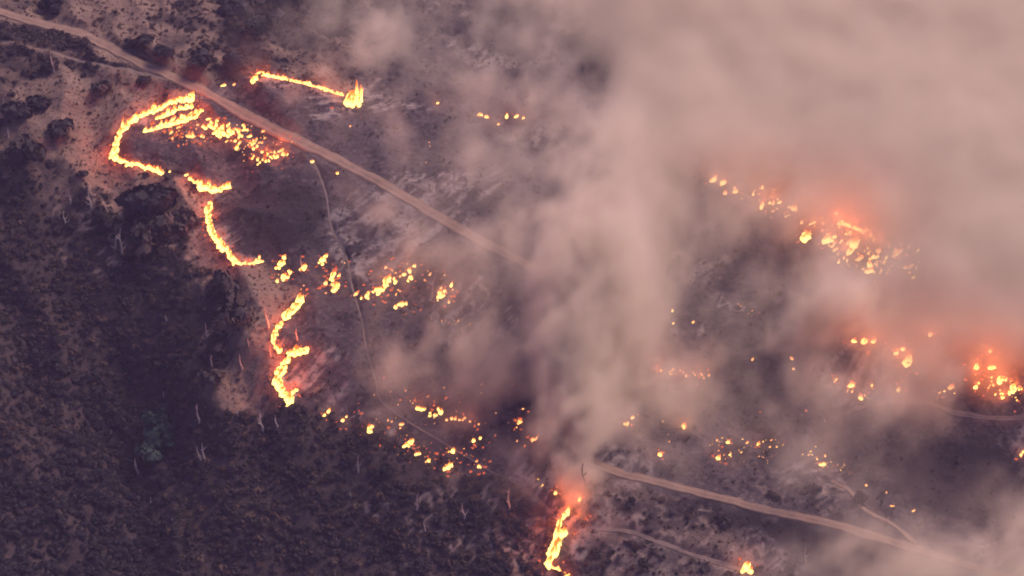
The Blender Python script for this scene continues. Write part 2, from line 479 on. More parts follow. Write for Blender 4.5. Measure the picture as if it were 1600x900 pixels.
# ------------------------------------------------------------------ plants
def leaf_cloud(n, rx, ry, rz, size, seed, lobes=5, cz=None, hollow=.55):
    r = np.random.default_rng(seed)
    L = []
    for k in range(lobes):
        a = r.random() * 6.28; d = .68 * math.sqrt(r.random())
        L.append((math.cos(a) * d * rx, math.sin(a) * d * ry, (r.random() - .4) * .6 * rz, .32 + .34 * r.random()))
    V, F = [], []
    for i in range(n):
        l = L[i % lobes]
        v = r.normal(size=3); v /= np.linalg.norm(v)
        if v[2] < -.3: v[2] *= -1
        rad = l[3] * (hollow + (1 - hollow) * r.random() ** .5)
        c = np.array([l[0] + v[0] * rx * rad, l[1] + v[1] * ry * rad, l[2] + v[2] * rz * rad + (rz * .75 if cz is None else cz)])
        t1 = np.cross(v, r.normal(size=3)); t1 /= np.linalg.norm(t1) + 1e-9
        t2 = np.cross(v + .5 * r.normal(size=3), t1); t2 /= np.linalg.norm(t2) + 1e-9
        s = size * (.6 + .8 * r.random()); b = len(V)
        V += [c - t1 * s, c - t2 * s * .7, c + t1 * s, c + t2 * s * .7 + v * s * .3]
        F.append((b, b + 1, b + 2, b + 3))
    return np.array(V), F
def tube(V, F, pts, radii, k=5):
    base = len(V); pts = [np.array(p, float) for p in pts]
    for i, (p, rd) in enumerate(zip(pts, radii)):
        d = pts[min(i + 1, len(pts) - 1)] - pts[max(i - 1, 0)]; d /= np.linalg.norm(d) + 1e-9
        a = np.cross(d, (1, 0, 0.3)); a /= np.linalg.norm(a); b = np.cross(d, a)
        for j in range(k):
            an = 2 * math.pi * j / k
            V.append(p + rd * (math.cos(an) * a + math.sin(an) * b))
    for i in range(len(pts) - 1):
        for j in range(k):
            F.append((base + i * k + j, base + i * k + (j + 1) % k, base + (i + 1) * k + (j + 1) % k, base + (i + 1) * k + j))

def proto_bush(seed, mat, n=260, flat_=.62):
    V, F = leaf_cloud(n, 1.0, 1.0, flat_, .21, seed, lobes=7)
    crown = mesh_from('bush_crown', V, F, [mat], False)
    TV, TF = [], []
    r = random.Random(seed)
    for k in range(4):
        a = r.random() * 6.28
        tube(TV, TF, [(0, 0, -.25), (math.cos(a) * .15, math.sin(a) * .15, .2), (math.cos(a) * .5, math.sin(a) * .5, .55)], [.07, .05, .02])
    return crown, mesh_from('bush_stem', TV, TF, [M_BARK])
OAKS = [proto_bush(s, M_OAK, 620) for s in (1, 2, 3)]
SCRUB = [proto_bush(s, M_LEAF, 200) for s in (4, 5, 6)]
DRYS = [proto_bush(s, M_SAGE, 160) for s in (7, 8)]
GREENS = [proto_bush(s, M_GREEN, 360) for s in (9, 10)]

def plant(name, cat, protos, x, y, r, label, group, squash=1.0, lift=0.0, parts=True):
    c, s = random.choice(protos)
    z = float(hs(x, y))
    if parts:
        e = bpy.data.objects.new(name, None); COL.objects.link(e)
        e.location = (x, y, z + lift); e.scale = (r, r * squash, r * .95); e.rotation_euler = (0, 0, random.random() * 6.28)
        put('crown', c, e); put('trunk', s, e)
    else:
        e = put(name, c); e.location = (x, y, z + lift); e.scale = (r, r * squash, r); e.rotation_euler = (0, 0, random.random() * 6.28)
    e['label'] = label; e['category'] = cat
    if group: e['group'] = group
    return e

BIG = [  # u, v (base), width px, kind, label
 (80,22,50,'o','dark rounded oak above the dirt road in the top left corner'),
 (205,74,26,'o','dark bush on the bend of the dirt road, left of its twin'),
 (225,72,26,'o','dark bush on the bend of the dirt road, right of its twin'),
 (256,97,34,'o','low dark bush above the dirt road where the rough brush begins'),
 (310,108,42,'o','broad dark bush directly above the road left of the thin top fire line'),
 (366,106,40,'o','dark bush half veiled in smoke just above the thin top fire line'),
 (372,24,54,'o','dark oak at the top edge, leftmost of the smoky oak stand'),
 (412,46,62,'o','large dark oak at the foot of the smoky oak stand'),
 (440,18,60,'o','dark oak at the top edge, rightmost of the smoky oak stand'),
 (392,58,40,'o','small dark oak peeping below the smoky oak stand'),
 (163,152,42,'b','wide purplish bush alone on bare grass below the dirt track'),
 (60,172,34,'o','tall round dark bush standing against its lower dark neighbour at the left edge'),
 (27,190,44,'o','squat near-black bush at the left edge beside the taller round one'),
 (97,214,40,'o','flat dark bush alone on the grass left of the crescent fire'),
 (223,134,22,'o','little dark bush at the junction of track and road'),
 (78,110,30,'o','dark bush at the foot of the dead tree beside the dirt track'),
 (44,258,72,'b','long dark thicket bush at the left edge below the grassy slope'),
 (8,284,30,'b','dark bush cut by the left edge under the long thicket bush'),
 (128,279,18,'b','tiny dark bush alone in the middle of the grass below the crescent fire'),
 (232,345,78,'o','biggest rounded oak in the scrub left of the small bright fire knot'),
 (165,362,44,'b','dark bush left of the biggest rounded oak'),
 (285,362,40,'b','dark bush right of the biggest rounded oak'),
 (240,402,84,'b','wide purplish bush directly below the biggest rounded oak'),
 (284,345,26,'b','small bush at the upper right foot of the biggest rounded oak'),
 (352,478,62,'b','purplish bush at the top of the bare tan slope beside the fire'),
 (364,520,54,'b','purplish bush in the middle left edge of the bare tan slope'),
 (336,555,40,'b','dull olive bush behind the tall dead tree by the tan slope'),
 (330,603,34,'b','low bush at the lower left corner of the bare tan slope'),
 (247,668,38,'g','blue-green bush in the ravine, uppermost of the three green ones'),
 (254,698,42,'g','broad blue-green bush in the ravine, middle of the three green ones'),
 (238,722,40,'g','blue-green bush in the ravine, lowest of the three green ones'),
 (1212,782,30,'c','burnt dark bush above the lower road, left of two in the grey ash'),
 (1270,772,36,'c','burnt dark bush above the lower road, right of two in the grey ash'),
 (1345,786,34,'c','ragged burnt bush beside the side track'),
 (1130,822,36,'c','dark unburned bush just below the lower road'),
 (604,742,22,'o','dark bush right of the slim pale dead tree in the chaparral'),
]
KP = {'o': (OAKS, 'oak_tree', 'tree'), 'b': (SCRUB, 'round_bush', 'bush'), 'g': (GREENS, 'green_bush', 'bush'), 'c': (OAKS, 'burnt_bush', 'bush')}
for (u, v, w, kd, lab) in BIG:
    p = ground_px(u, v)[0]
    r = w * .25 / 2 * (.8 if kd == 'c' else 1.12)
    pr, nm, ct = KP[kd]
    plant(nm, ct, SCRUB if kd == 'c' else pr, p[0], p[1] + r * .4, r, lab, None, squash=.7 if kd == 'c' or w > 55 else 1, lift=-.25 * r if kd == 'c' else 0)

# scattered single shrubs one can count on the grass
def scatter_px(n, poly, rmin, rmax, label, group, protos, name='shrub'):
    P = np.array(poly, float); c = 0
    while c < n:
        u = random.uniform(P[:, 0].min(), P[:, 0].max()); v = random.uniform(P[:, 1].min(), P[:, 1].max())
        if not inside(np.array([u]), np.array([v]), P)[0]: continue
        p = ground_px(u, v)[0]
        if any(seg_dist(p[:1], p[1:2], pts)[0][0] < w + .8 for pts, w in road_xy.values()): continue
        rr_ = random.uniform(rmin, rmax)
        plant(name, 'shrub', protos, p[0], p[1], rr_, label, group, parts=False, lift=-.1); c += 1
scatter_px(26, [(10,110),(60,95),(250,130),(280,150),(200,185),(165,230),(20,240)], .5, 1.1, 'small dark shrub dotted on the grass left of the crescent fire', 'shrubs on the grass left of the crescent fire', SCRUB)
scatter_px(16, [(120,235),(165,255),(300,290),(300,320),(180,300),(80,300)], .5, 1.1, 'small dark shrub dotted on the grass just below the crescent fire', 'shrubs on the grass below the crescent fire', SCRUB)
scatter_px(46, [(230,0),(340,0),(360,70),(400,100),(300,80),(215,60)], .7, 1.5, 'grey brown shrub in the rough brush above the dirt road', 'shrubs above the dirt road', SCRUB + DRYS)
scatter_px(24, [(90,20),(220,0),(240,50),(270,90),(130,50)], .6, 1.2, 'sparse shrub between the dark top oak and the rough brush', 'shrubs beside the top left road', DRYS)
scatter_px(60, [(100,310),(200,300),(320,330),(325,390),(300,430),(170,440),(90,380)], .6, 1.5, 'dark shrub among pale bare patches around the biggest rounded oak', 'shrubs around the biggest rounded oak', SCRUB)
scatter_px(18, [(330,440),(410,450),(410,600),(340,620)], .5, 1.0, 'small shrub on the bare tan slope beside the fire edge', 'shrubs on the bare tan slope', SCRUB + DRYS)
scatter_px(70, [(560,750),(700,750),(830,800),(840,890),(600,890)], .7, 1.6, 'dark shrub among pale bare patches left of the tall bottom flame', 'shrubs left of the tall bottom flame', SCRUB)

# chaparral and burnt scrub too many to count: instanced on points
def gn_scatter(name, pts, scl, rot, meshes, kind_props):
    coll = bpy.data.collections.new(name + '_kinds')
    for m in meshes:
        coll.objects.link(bpy.data.objects.new(name + '_kind', m))
    me = bpy.data.meshes.new(name); me.vertices.add(len(pts)); me.vertices.foreach_set('co', np.asarray(pts, np.float32).ravel())
    attr(me, 'scl', scl); attr(me, 'rot', rot)
    o = put(name, me, **kind_props)
    ng = bpy.data.node_groups.new(name, 'GeometryNodeTree')
    ng.interface.new_socket('Geometry', in_out='INPUT', socket_type='NodeSocketGeometry')
    ng.interface.new_socket('Geometry', in_out='OUTPUT', socket_type='NodeSocketGeometry')
    N = ng.nodes; gi = N.new('NodeGroupInput'); go = N.new('NodeGroupOutput')
    m2p = N.new('GeometryNodeMeshToPoints')
    iop = N.new('GeometryNodeInstanceOnPoints'); ci = N.new('GeometryNodeCollectionInfo')
    ci.inputs['Collection'].default_value = coll; ci.inputs['Separate Children'].default_value = True; ci.inputs['Reset Children'].default_value = True
    a1 = N.new('GeometryNodeInputNamedAttribute'); a1.inputs['Name'].default_value = 'scl'
    a2 = N.new('GeometryNodeInputNamedAttribute'); a2.inputs['Name'].default_value = 'rot'
    cx = N.new('ShaderNodeCombineXYZ'); e2r = N.new('FunctionNodeEulerToRotation')
    L = ng.links
    L.new(gi.outputs[0], m2p.inputs[0]); L.new(m2p.outputs[0], iop.inputs['Points'])
    L.new(ci.outputs[0], iop.inputs['Instance']); iop.inputs['Pick Instance'].default_value = True
    L.new(a2.outputs[0], cx.inputs[2]); L.new(cx.outputs[0], e2r.inputs[0]); L.new(e2r.outputs[0], iop.inputs['Rotation'])
    L.new(a1.outputs[0], iop.inputs['Scale']); L.new(iop.outputs[0], go.inputs[0])
    md = o.modifiers.new('scatter', 'NODES'); md.node_group = ng
    return o
bs, ts = make_sampler(burn), make_sampler(tn)
all_roads = [(pts, w) for pts, w in road_xy.values()]
N0 = 130000
X = rng.uniform(-285, 285, N0); Y = rng.uniform(-200, 300, N0)
bm_, tm_ = bs(X, Y), ts(X, Y)
rd = np.full(N0, 1e9)
for pts, w in all_roads:
    rd = np.minimum(rd, seg_dist(X, Y, pts)[0] - w)
clump = fbm(X / 5 + 3, Y / 5, 2)
pr = np.clip((tm_ - .30) * 2.2 + .35 * clump * smooth(.15, .4, tm_), 0.006, 1) * (1 - bm_)
keep = (rng.random(N0) < pr * .62) & (rd > .7)
sc = (.55 + 1.0 * rng.random(N0) ** 2) * (0.75 + .5 * tm_)
P = np.stack([X, Y, hs(X, Y) - .1], -1)
gully_shade = px_mask([(60,560),(150,590),(215,640),(270,650),(285,720),(262,800),(260,1000),(-120,1000),(-120,740),(60,740),(130,680)], 7)
gm = make_sampler(gully_shade)(X, Y) > rng.random(N0) * .9 + .1
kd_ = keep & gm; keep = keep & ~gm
gn_scatter('gully_shade_brush', P[kd_], sc[kd_] * 1.15, rng.random(kd_.sum()) * 6.28, [OAKS[0][0], OAKS[1][0], OAKS[2][0]], {'kind': 'stuff'})  # shade of the ravine and lower left corner, painted in by darker leaves
gn_scatter('chaparral', P[keep], sc[keep], rng.random(keep.sum()) * 6.28, [SCRUB[0][0], SCRUB[1][0], SCRUB[2][0], DRYS[0][0], OAKS[0][0]], {'kind': 'stuff'})
print('chaparral', keep.sum())
# burnt skeletons of shrubs
def char_mesh(seed):
    r = random.Random(seed); V, F = [], []
    for k in range(9):
        a = r.random() * 6.28; l = .5 + .6 * r.random(); s = .4 + .5 * r.random()
        tube(V, F, [(0, 0, -.1), (math.cos(a) * s * .4, math.sin(a) * s * .4, l * .5), (math.cos(a + .3) * s, math.sin(a + .3) * s, l)], [.06, .04, .012], 4)
    return mesh_from('burnt_twigs', V, F, [M_CHAR])
keep = (rng.random(N0) < np.clip(.16 + .35 * (tm_ - .2) + .5 * clump, 0, .8) * bm_ * .8) & (rd > .6)
gn_scatter('burnt_scrub', P[keep], sc[keep] * 1.35, rng.random(keep.sum()) * 6.28, [char_mesh(s) for s in range(4)], {'kind': 'stuff'})
# dry grass tufts give the bare slopes their grain
def tuft(seed):
    r = random.Random(seed); V, F = [], []
    for k in range(16):
        a = r.random() * 6.28; x, y = r.uniform(-.4, .4), r.uniform(-.4, .4); h = .3 + .4 * r.random()
        dx, dy = math.cos(a) * .12, math.sin(a) * .12; b = len(V)
        V += [(x - dx, y - dy, -.05), (x + dx, y + dy, -.05), (x + dy * 2 + dx * .4, y - dx * 2 + dy * .4, h), (x + dy * 2 - dx * .4, y - dx * 2 - dy * .4, h)]
        F.append((b, b + 1, b + 2, b + 3))
    return mesh_from('grass_tuft', V, F, [M_SAGE if seed % 2 else mat_tuft], False)
mat_tuft = mat_plain('straw', (.21, .145, .10), (.15, .10, .072))
keep = (rng.random(N0) < np.clip(.9 - tm_ * 1.4, .05, .8) * (1 - bm_)) & (rd > .3)
gn_scatter('dry_grass', P[keep], (sc * 1.0)[keep], rng.random(keep.sum()) * 6.28, [tuft(s) for s in range(4)], {'kind': 'stuff'})

# ------------------------------------------------------------------ dead trees
def snag(u, v, h_px, lean, forks, label, mat=M_SNAG, seed=0, name='dead_tree'):
    r = random.Random(seed + int(u * 7 + v))
    p = ground_px(u, v)[0]; h = h_px * .25 / CE
    e = bpy.data.objects.new(name, None); COL.objects.link(e); e.location = (p[0], p[1], p[2] - .3)
    e['label'] = label; e['category'] = 'dead tree'
    n = 6; pts = []
    for i in range(n):
        t = i / (n - 1)
        pts.append((lean * h * t + .025 * h * math.sin(t * 7 + r.random()), .1 * h * t * r.uniform(-.5, 1), h * t + .0))
    r0 = .065 * h ** .75 + .13
    V, F = [], []; tube(V, F, pts, [r0 * (1 - .8 * i / (n - 1)) for i in range(n)], 6)
    put('trunk', mesh_from('trunk', V, F, [mat]), e)
    for k in range(forks):
        t = r.uniform(.25, .85); j = int(t * (n - 1)); b = np.array(pts[j]) ; a = r.random() * 6.28; l = h * r.uniform(.15, .38) * (1.2 - t)
        V, F = [], []
        q = [b, b + np.array([math.cos(a) * l * .5, math.sin(a) * l * .5, l * .35]), b + np.array([math.cos(a) * l * .8, math.sin(a) * l * .8, l * .95])]
        tube(V, F, q, [r0 * .5, r0 * .35, r0 * .12], 5)
        put('branch', mesh_from('branch', V, F, [mat]), e)
SN = [
 (84,112,32,-.05,3,'slim pale dead tree on the dirt track at the top left'),
 (8,178,26,.0,2,'short dead tree at the left edge above the squat near-black bush'),
 (13,216,18,.05,2,'stubby dead tree at the left edge below the squat near-black bush'),
 (110,318,26,.0,3,'pale dead tree in the scrub, left of the taller pair beyond the grass'),
 (142,326,36,-.02,4,'tallest pale dead tree in the bare patches left of the biggest oak'),
 (103,352,24,-.08,4,'forked pale dead tree at the lower left of the bare patches'),
 (170,338,24,-.10,3,'leaning pale dead tree just left of the biggest rounded oak'),
 (190,398,42,.03,5,'tall pale dead tree in front of the wide bush below the biggest oak'),
 (178,392,28,.25,3,'strongly leaning dead tree beside the tall one below the biggest oak'),
 (260,502,12,.0,2,'tiny pale dead stub alone in the dark chaparral left of the tan slope'),
 (328,542,36,-.12,4,'tall leaning dead tree at the left edge of the tan slope'),
 (331,574,20,.0,1,'bare upright dead stem just below the tall leaning one'),
 (378,578,26,-.08,2,'slender dead tree in the middle of the bare tan slope'),
 (388,540,14,.0,1,'short dead stem high on the bare tan slope'),
 (256,622,12,.0,2,'small pale dead stub above the green ravine bushes'),
 (311,660,28,-.05,2,'upright dead tree on the dark slope right of the green ravine bushes'),
 (370,655,16,.2,3,'short leaning dead tree below the bare tan slope'),
 (320,722,30,-.06,3,'pale dead tree with a twin, right one, in the lower chaparral'),
 (315,722,24,-.20,3,'pale dead tree with a twin, left one, in the lower chaparral'),
 (216,742,28,-.08,4,'forked pale dead tree at the foot of the green ravine bushes'),
 (235,790,14,.1,3,'small pale dead stub deep in the lower ravine'),
 (268,818,12,.2,2,'faint dead stub on the right bank of the lower ravine'),
 (419,512,36,-.08,2,'pale dead tree just left of the S-shaped fire'),
 (422,556,18,.0,1,'dead stem touching the bend of the S-shaped fire'),
 (464,532,20,.0,1,'dead stem inside the curve of the S-shaped fire'),
 (410,674,34,-.06,4,'forked dead tree below the foot of the S-shaped fire, left one'),
 (434,672,24,-.10,2,'dead tree below the foot of the S-shaped fire, right one'),
 (559,738,26,.04,2,'slim pale dead tree standing highest in the lower middle chaparral'),
 (548,778,14,.0,3,'pale dead stub beneath the slim tree of the lower middle chaparral'),
 (651,796,26,.06,2,'pale upright dead tree among the bare patches of the lower middle'),
 (664,832,20,-.03,2,'small dead tree below the upright one among the bare patches'),
 (726,810,24,-.14,3,'leaning dead tree under the last flames of the lower fire edge'),
 (795,796,32,.0,2,'tall pale dead tree left of the tall bottom flame'),
 (672,470,40,.18,3,'pale leaning dead tree standing in the smoke among the middle fires'),
 (471,420,22,.0,1,'thin dead stem between the first two middle fires'),
 (915,765,40,-.12,3,'dark leaning dead tree beside the smoke column on the lower road'),
 (1258,880,24,-.05,3,'pale dead tree in the pale smoke below the lower road'),
]
for i, s in enumerate(SN):
    snag(*s[:5], s[5], mat=M_CHAR if i == len(SN) - 2 else M_SNAG, seed=i)

# ------------------------------------------------------------------ fire
def flame_mesh(seed, tongues, lean, mat, spread=.45, base=.34):
    """a clump of licking tongues about one metre high; 'rise' runs 0 at the foot to 1 at the tip"""
    r = random.Random(seed); V, F, A = [], [], []
    for k in range(tongues):
        a = r.random() * 6.28; d = spread * math.sqrt(r.random()) if k else 0
        cx, cy_ = math.cos(a) * d, math.sin(a) * d
        h = (1 if k == 0 else r.uniform(.4, .85)); rb = base * r.uniform(.7, 1.1) * (1 if k else 1.2)
        n, m = 8, 6; ph = r.random() * 6.28; base_i = len(V)
        for i in range(n):
            t = i / (n - 1)
            w = rb * (1 - t) ** .75 * (1 + .9 * t) * (1 if i < n - 1 else 0.02)
            ox = cx + lean[0] * h * t * t + .12 * h * t * math.sin(ph + 5 * t); oy = cy_ + lean[1] * h * t * t + .10 * h * t * math.cos(ph + 4 * t)
            for j in range(m):
                an = 2 * math.pi * j / m + ph
                ww = w * (1 + .3 * math.sin(3 * an + ph + 5 * t))
                V.append((ox + math.cos(an) * ww, oy + math.sin(an) * ww, h * t - .08)); A.append(t * h)
        for i in range(n - 1):
            for j in range(m):
                F.append((base_i + i * m + j, base_i + i * m + (j + 1) % m, base_i + (i + 1) * m + (j + 1) % m, base_i + (i + 1) * m + j))
    me = mesh_from('flame', V, F, [mat]); attr(me, 'rise', A); return me
LEAN = (.35, .15)
FL = {'y': [flame_mesh(s, 5, LEAN, M_FLAME) for s in range(6)],
      'o': [flame_mesh(s + 20, 4, LEAN, M_FLAME_LOW) for s in range(5)],
      'e': [flame_mesh(s + 40, 4, (.1, .05), M_EMBER, .7, .25) for s in range(5)]}
def fire_light(parent, loc, power, radius=1.6, col=(1.0, .20, .055)):
    ld = bpy.data.lights.new('fire_light', 'POINT'); ld.energy = power; ld.color = col; ld.shadow_soft_size = radius
    o = bpy.data.objects.new('fire_light', ld); COL.objects.link(o); o.parent = parent; o.location = loc
PW = .8
def fire_line(pts, h, wid, label, kind='y', step=1.0, rows=1, jit=.35, power=900, curved=True):
    """a burning edge: flames side by side along a line of photo points"""
    P = np.array(pts, float)
    if curved and len(P) > 2: P = catmull(P, 5)
    G = ground_px(P[:, 0], P[:, 1])
    o = G.mean(0)
    e = bpy.data.objects.new('fire_line', None); COL.objects.link(e); e.location = o
    e['label'] = label; e['category'] = 'fire line'; e['group'] = 'burning edges and rows of flames'
    seg = np.hypot(*np.diff(G[:, :2], axis=0).T); s = np.concatenate([[0], np.cumsum(seg)])
    q, L = 0.0, s[-1]; last = -99
    # the continuous bed of fire under the tongues
    nb = max(6, int(L / .45)); qq = np.linspace(0, L, nb)
    xb, yb = np.interp(qq, s, G[:, 0]), np.interp(qq, s, G[:, 1])
    tx, ty = np.gradient(xb), np.gradient(yb); Lt = np.hypot(tx, ty) + 1e-9; ax_, ay_ = -ty / Lt, tx / Lt
    ph = o[0] * 3.1 + o[1]
    wv = wid * np.clip(.5 + .7 * fbm(qq / 2.6 + ph, qq * 0 + 1.5, 3), .1, 1.35)
    hv = h * np.clip(.55 + .7 * fbm(qq / 1.6 + ph, qq * 0 + 7.5, 3), .15, 1.2)
    wv[0] = wv[-1] = .05; hv[0] = hv[-1] = .1
    sdx = .5 * fbm(qq / 4 + ph, qq * 0 + 4.4, 2) * wid
    rows_, ar = [], []
    for cc, hh_, rs in ((-1, -.15, .1), (-.75, .3, .25), (-.25, .75, .4), (.1, 1.0, .75), (.55, .6, .4), (1, -.15, .1)):
        xx_, yy_ = xb + ax_ * (cc * wv + sdx) + (.3 * hv if hh_ == 1.0 else 0), yb + ay_ * (cc * wv + sdx)
        jag = 1 + (.5 * np.random.default_rng(int(abs(ph) * 10)).normal(size=nb) if hh_ == 1.0 else 0)
        rows_.append(np.stack([xx_ - o[0], yy_ - o[1], hs(xx_, yy_) - o[2] + hh_ * hv * np.clip(jag, .3, 1.9) * (1 if hh_ > 0 else 1 / np.maximum(hv, .1))], -1)); ar.append(np.full(nb, rs) * (jag if hh_ == 1.0 else 1))
    Vb = np.stack(rows_, 1).reshape(-1, 3); ib = np.arange(nb * 6).reshape(nb, 6)
    Fb = np.stack([ib[:-1, :-1], ib[1:, :-1], ib[1:, 1:], ib[:-1, 1:]], -1).reshape(-1, 4)[:, ::-1]
    mb = mesh_from('flame_bed', Vb, Fb, [M_FLAME if kind == 'y' else M_FLAME_LOW]); attr(mb, 'rise', np.stack(ar, 1).ravel())
    if kind == 'y' and jit < .7: put('flame_bed', mb, e)
    while q <= L:
        f = .5 + .5 * math.sin(q * .9 + o[0]) * math.sin(q * .37 + o[1])
        for rr in range(rows):
            x = np.interp(q, s, G[:, 0]) + random.gauss(0, jit) ; y = np.interp(q, s, G[:, 1]) + random.gauss(0, jit * 1.2) + rr * 1.2
            z = float(hs(x, y)); hh = h * random.uniform(.55, 1.1) * (.65 + .5 * f)
            if random.random() < .16: hh *= random.uniform(1.3, 2.1)
            c = put('flame', random.choice(FL[kind]), e); c.location = (x - o[0], y - o[1], z - o[2])
            w = wid * random.uniform(.6, 1.25); c.scale = (w, w, hh); c.rotation_euler = (0, 0, random.uniform(-.6, .6))
        if q - last > 7 or last < 0:
            x, y = np.interp(q, s, G[:, 0]), np.interp(q, s, G[:, 1])
            fire_light(e, (x - o[0], y - o[1], float(hs(x, y)) + h * .9 - o[2] + 1.2), power * PW * 2.6, 1.2, (1.0, .13, .03)); last = q
        if random.random() < .55:
            x = np.interp(q, s, G[:, 0]) + random.uniform(-1, 1) * (1.6 + wid); y = np.interp(q, s, G[:, 1]) + random.uniform(-.6, 1) * (1.8 + wid)
            c = put('flame', random.choice(FL['e']), e); c.location = (x - o[0], y - o[1], float(hs(x, y)) - o[2])
            w = random.uniform(.5, .9); c.scale = (w, w, random.uniform(.5, 1.3)); c.rotation_euler = (0, 0, random.random() * 6)
        q += step * random.uniform(.7, 1.9)
    return e
def spot(u, v, h, w, label, kind='y', group=None, power=0, n=1, spread=1.0):
    p = ground_px(u, v)[0]
    if n == 1:
        e = put('spot_fire', random.choice(FL[kind])); e.location = (p[0], p[1], p[2]); e.scale = (w * random.uniform(.9, 2.4), w * random.uniform(.6, 1.0), h * random.uniform(.7, 1.1))
        e.rotation_euler = (0, 0, random.gauss(.75, .35))
    else:
        e = bpy.data.objects.new('spot_fire', None); COL.objects.link(e); e.location = p
        for k in range(n):
            al, ac = random.gauss(0, spread * 1.25), random.gauss(0, spread * .4)
            dx, dy = (0, 0) if k == 0 else (al * .75 - ac * .65, al * .65 + ac * .75)
            c = put('flame', random.choice(FL[kind]), e); c.location = (dx, dy, float(hs(p[0] + dx, p[1] + dy)) - p[2])
            s = 1 if k == 0 else random.uniform(.4, .8); c.scale = (w * s * random.uniform(.8, 1.4), w * s, h * s)
        for k in range(3 + n // 2):
            dx, dy = random.gauss(0, spread * 1.3 + w * .6), random.gauss(0, spread * 1.3 + w * .6)
            c = put('flame', random.choice(FL['e']), e); c.location = (dx, dy, float(hs(p[0] + dx, p[1] + dy)) - p[2]); q = random.uniform(.4, .8)
            c.scale = (q * 1.4, q, q * random.uniform(.8, 1.8))
        e['category'] = 'spot fire'
    if power:
        if n == 1: fire_light(e, (0, 0, 1.0), power * PW)
        else: fire_light(e, (0, 0, h * .7 + .5), power * PW)
    e['label'] = label; e['category'] = 'spot fire'
    if group: e['group'] = group
    return e
REST = []
def ember_field(n, poly, label, group, kinds='eo', h=(.4, 1.3), lights=0, power=700):
    P = np.array(poly, float)
    clumps = []
    while len(clumps) < max(4, n // 2):
        u = random.uniform(P[:, 0].min(), P[:, 0].max()); v = random.uniform(P[:, 1].min(), P[:, 1].max())
        if inside(np.array([u]), np.array([v]), P)[0]: clumps.append((u, v))
    for k in range(n):
        cu, cv = random.choice(clumps)
        s = (P[:, 0].max() - P[:, 0].min()) * .05
        u, v = cu + random.gauss(0, s + 3), cv + random.gauss(0, s * .5 + 2)
        big = k < n * .21
        hh = random.uniform(.5 * (h[0] + h[1]), h[1]) if big else random.uniform(h[0] * .7, .5 * (h[0] + h[1]))
        hh *= random.lognormvariate(-.4, .45); w = hh * random.uniform(.35, .8)
        if big: spot(u, v, hh, w, label, random.choice(kinds), group)
        else: REST.append((u, v, hh, w, random.choice(kinds + 'e')))
    for k in range(lights):
        cu, cv = clumps[k % len(clumps)]
        p = ground_px(cu, cv)[0]
        ld = bpy.data.lights.new('fire_light', 'POINT'); ld.energy = power * PW; ld.color = (1, .2, .055); ld.shadow_soft_size = 1.6
        o = bpy.data.objects.new('fire_light', ld); COL.objects.link(o); o.location = (p[0], p[1], p[2] + 1.6)
def join_rest():
    V, F, A, M, b = [], [], [], [], 0
    slot = {'y': 0, 'o': 1, 'e': 2}
    for (u, v, hh, w, kd) in REST:
        m = random.choice(FL[kd]); p = ground_px(u, v)[0]
        co = np.empty(len(m.vertices) * 3, np.float32); m.vertices.foreach_get('co', co); co = co.reshape(-1, 3)
        f = np.empty(len(m.loops), np.int32); m.loops.foreach_get('vertex_index', f); f = f.reshape(-1, 4)
        a = np.empty(len(m.vertices), np.float32); m.attributes['rise'].data.foreach_get('value', a)
        sx_, sy_, an_ = random.uniform(.9, 2.6), random.uniform(.6, 1.0), random.gauss(.75, .35)
        cl = co * np.array([w * sx_, w * sy_, hh]); cl = np.stack([cl[:, 0] * math.cos(an_) - cl[:, 1] * math.sin(an_), cl[:, 0] * math.sin(an_) + cl[:, 1] * math.cos(an_), cl[:, 2]], -1)
        V.append(cl + p); F.append(f + b); A.append(a); M.append(np.full(len(f), slot[kd])); b += len(co)
    me = mesh_from('embers', np.concatenate(V), np.concatenate(F), [M_FLAME, M_FLAME_LOW, M_EMBER])
    me.polygons.foreach_set('material_index', np.concatenate(M).astype(np.int32)); attr(me, 'rise', np.concatenate(A))
    put('embers', me, kind='stuff')

# the crescent
fire_line([(303,152),(270,160),(245,172),(215,184),(195,200),(184,218),(179,236),(172,244)], 2.8, 1.7, 'bright crescent of flame curving round the left end of the burn below the dirt road', step=.8, power=1500)
fire_line([(172,245),(195,254),(225,262),(256,271)], 2.0, .95, 'straight bright flame line running right from the foot of the crescent', step=.8)
fire_line([(300,168),(276,172),(258,182),(243,186)], 2.4, 1.1, 'short upper row of flames tucked inside the top of the crescent', step=.8)
fire_line([(312,178),(290,190),(262,196),(240,202),(224,208)], 2.2, 1.0, 'second row of flames inside the crescent, running down to the left', step=.85)
fire_line([(314,172),(300,180),(282,186)], 2.2, 1.0, 'stubby bright row of flames at the upper right end inside the crescent', step=.8)
fire_line([(322,196),(340,208),(362,214),(380,214)], 2.4, 1.3, 'lower yellow flame row right of the crescent, parallel to the upper one', step=.75, jit=.9, power=1500)
fire_line([(332,190),(350,200),(372,206),(386,200)], 2.6, 1.0, 'broad yellow flame row right of the crescent beside the road', step=.75, jit=.9)
fire_line([(390,222),(410,236),(432,242),(445,238)], 2.0, .85, 'ragged flame row ending nearest the dirt road right of the crescent', step=.9, jit=1.0)
fire_line([(396,250),(415,252),(428,246)], 1.6, .8, 'small flame row on the lower right fringe of the crescent burn', step=.9, jit=.8)
ember_field(110, [(240,200),(300,185),(340,200),(360,222),(300,225),(250,218)], 'small orange flame in the ember bed enclosed by the crescent', 'embers inside the crescent', 'oe', (.6, 1.8), lights=3, power=1500)
ember_field(120, [(320,180),(350,180),(440,205),(445,240),(400,255),(350,222)], 'small orange flame in the ember bed between crescent and dirt road', 'embers between crescent and road', 'yooe', (.6, 2.0), lights=4, power=2200)
